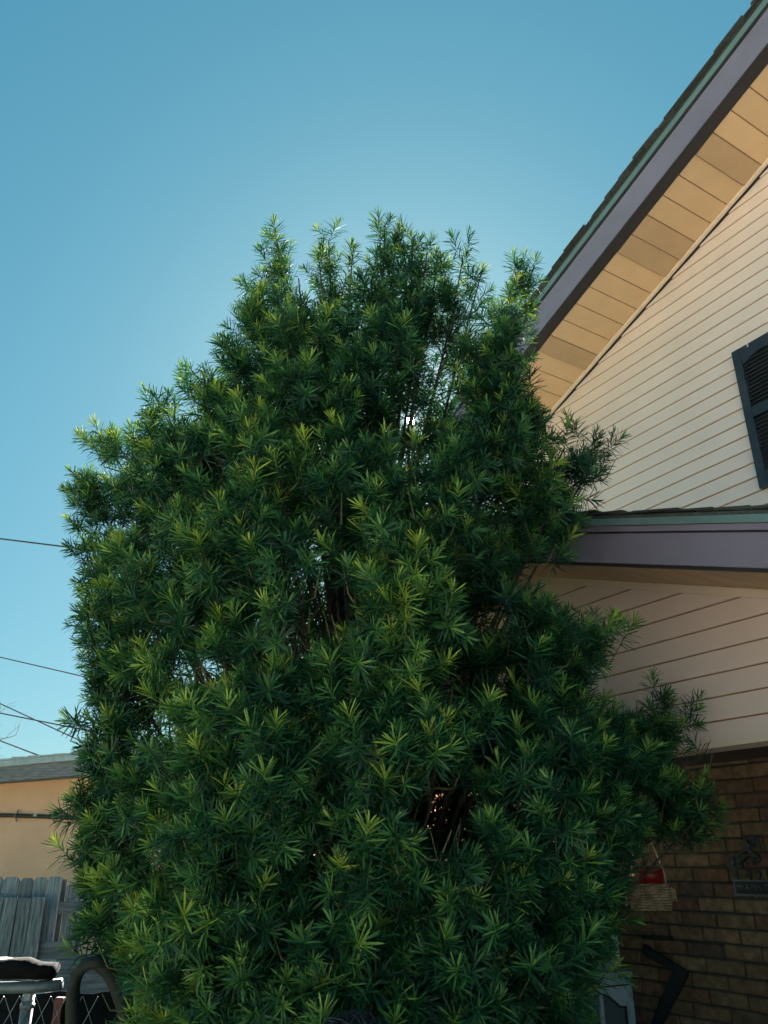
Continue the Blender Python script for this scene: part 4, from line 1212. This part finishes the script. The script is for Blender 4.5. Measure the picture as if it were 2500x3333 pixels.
notch = [(655,545,20,72),(738,545,17,66),(1078,590,22,66),(665,640,14,40),(262,985,20,46),(388,905,16,30),(240,1140,16,26),(205,1150,26,18),(925,490,10,26),(795,500,12,30),(970,560,8,40),(545,760,12,24)]
for a, b, c, d2 in notch:
    keep &= ~((((pxs - a) / c) ** 2 + ((pys - b) / d2) ** 2 < 1) & (rng.random(len(S_pos)) < .93))
up_thin = (S_pos[:, 2] > 3.9) & (rng.random(len(S_pos)) < .26)
keep &= ~up_thin
keep &= ~((np.hypot(pxs - 888, pys - 908) < 26))
out_ = np.array([not any(inside(x + a, y + b) for a, b in ((0, 0), (45, 0), (-45, 0), (0, 45), (0, -45))) for x, y in zip(pxs, pys)])
right_low = (pxs > 1000) & (pys > 1200)
keep &= ~(out_ & (rng.random(len(S_pos)) < np.where(right_low, .9, .5)))
keep &= ~((((pxs - 1395) / 55) ** 2 + ((pys - 2090) / 90) ** 2) < 1)
keep &= ~((((pxs - 200) / 78) ** 2 + ((pys - 2140) / 80) ** 2) < 1)
keep &= ~((((pxs - 100) / 70) ** 2 + ((pys - 1950) / 130) ** 2) < 1)
keep &= ~((((pxs - 1425) / 75) ** 2 + ((pys - 1885) / 100) ** 2) < 1)
S_pos, S_mat, S_idx, S_age_light, dz_, pys = S_pos[keep], S_mat[keep], S_idx[keep], S_age_light[keep], dz_[keep], pys[keep]

tree = empty('evergreen_tree', (float(AX[0]), float(AX[1]), 0), 'tall dense evergreen tree with narrow whorled leaves beside the house, sun behind it', 'tree')
# the 300 sprigs that show largest stay single parts
rho_ = np.hypot(S_pos[:, 0] - AX[0], S_pos[:, 1] - AX[1]) / crown_r(S_pos[:, 2])
score = dz_ / (np.linalg.norm(S_mat[:, :, 2], axis=1)) + np.where(rho_ < .85, 5, 0) + np.where(S_idx > 11, 9, 0) + np.where(pys > 2215, 5, 0) + np.where((S_pos[:, 1] - AX[1]) > 0, 5, 0)
single = set(np.argsort(score)[:300].tolist())
pm = []
def mesh_np(name, V, Fq, Ft, age_light, m):
    me = bpy.data.meshes.new(name)
    nv, nq, nt_ = len(V), len(Fq), len(Ft)
    me.vertices.add(nv); me.vertices.foreach_set('co', V.astype(np.float32).ravel())
    me.loops.add(nq * 4 + nt_ * 3)
    me.loops.foreach_set('vertex_index', np.concatenate([Fq.ravel(), Ft.ravel()]).astype(np.int32))
    me.polygons.add(nq + nt_)
    me.polygons.foreach_set('loop_start', np.concatenate([np.arange(nq) * 4, nq * 4 + np.arange(nt_) * 3]).astype(np.int32))
    me.polygons.foreach_set('use_smooth', np.ones(nq + nt_, bool))
    at = me.attributes.new('age_light', 'FLOAT', 'POINT'); at.data.foreach_set('value', age_light.astype(np.float32))
    me.update(calc_edges=True)
    me.materials.append(M['leaf'])
    return me
levels = (-.08, .08, .24)
for (V, Fq, Ft, ag, L_, bd) in protos:
    pm.append([mesh_np('leaf_sprig', V, Fq, Ft, np.clip(ag + lv, 0, 1), 'leaf') for lv in levels])
for i in single:
    lv = int(np.argmin([abs(S_age_light[i] - l_) for l_ in levels]))
    o = bpy.data.objects.new('leaf_sprig', pm[S_idx[i]][lv])
    link(o, tree, tuple(S_pos[i]))
    Mx = Matrix([list(map(float, r_)) for r_ in S_mat[i]])
    o.rotation_mode = 'QUATERNION'
    sc_i = float(np.linalg.norm(S_mat[i][:, 2]))
    o.rotation_quaternion = (Mx * (1 / sc_i)).to_quaternion()
    o.scale = (sc_i,) * 3
VV, QQ, TT, AA = [], [], [], []
off = 0
rest = np.array([i for i in range(len(S_pos)) if i not in single])
for pi, (V, Fq, Ft, ag, L_, bd) in enumerate(protos):
    ids = rest[S_idx[rest] == pi]
    if len(ids) == 0: continue
    P_ = np.einsum('nij,vj->nvi', S_mat[ids], V) + S_pos[ids][:, None, :]
    n, v = len(ids), len(V)
    VV.append(P_.reshape(-1, 3))
    offs = (off + np.arange(n) * v)[:, None, None]
    QQ.append((Fq[None] + offs).reshape(-1, 4)); TT.append((Ft[None] + offs).reshape(-1, 3))
    AA.append(np.clip(ag[None] + S_age_light[ids][:, None], 0, 1).ravel())
    off += n * v
fo = bpy.data.objects.new('foliage', mesh_np('foliage', np.concatenate(VV), np.concatenate(QQ), np.concatenate(TT), np.concatenate(AA), 'leaf'))
link(fo, tree); fo['kind'] = 'stuff'
tw_o = twigs.build('twigs', 'twig', tree); tw_o['kind'] = 'stuff'
# trunk stems and limbs
for dx, dy, top in ((0, 0, 3.9), (.09, .05, 3.1), (-.08, .04, 3.3)):
    zz = np.linspace(0, top, 12)
    MB().tube([(AX[0] + dx + .03 * math.sin(z_ * 1.7 + dx * 20), AX[1] + dy + .03 * math.cos(z_ * 1.3), z_) for z_ in zz], list(np.linspace(.075, .014, 12)), 10).build('trunk', 'bark', tree, smooth=True)
order = sorted(range(len(limbs)), key=lambda i: -sum(limbs[i][1]))
for i in order[:60]:
    MB().tube(limbs[i][0], limbs[i][1], 6).build('limb', 'bark', tree, smooth=True)
q = MB()
for i in order[60:]:
    q.tube(limbs[i][0], limbs[i][1], 5)
lo_ = q.build('small_limbs', 'bark', tree, smooth=True); lo_['kind'] = 'stuff'
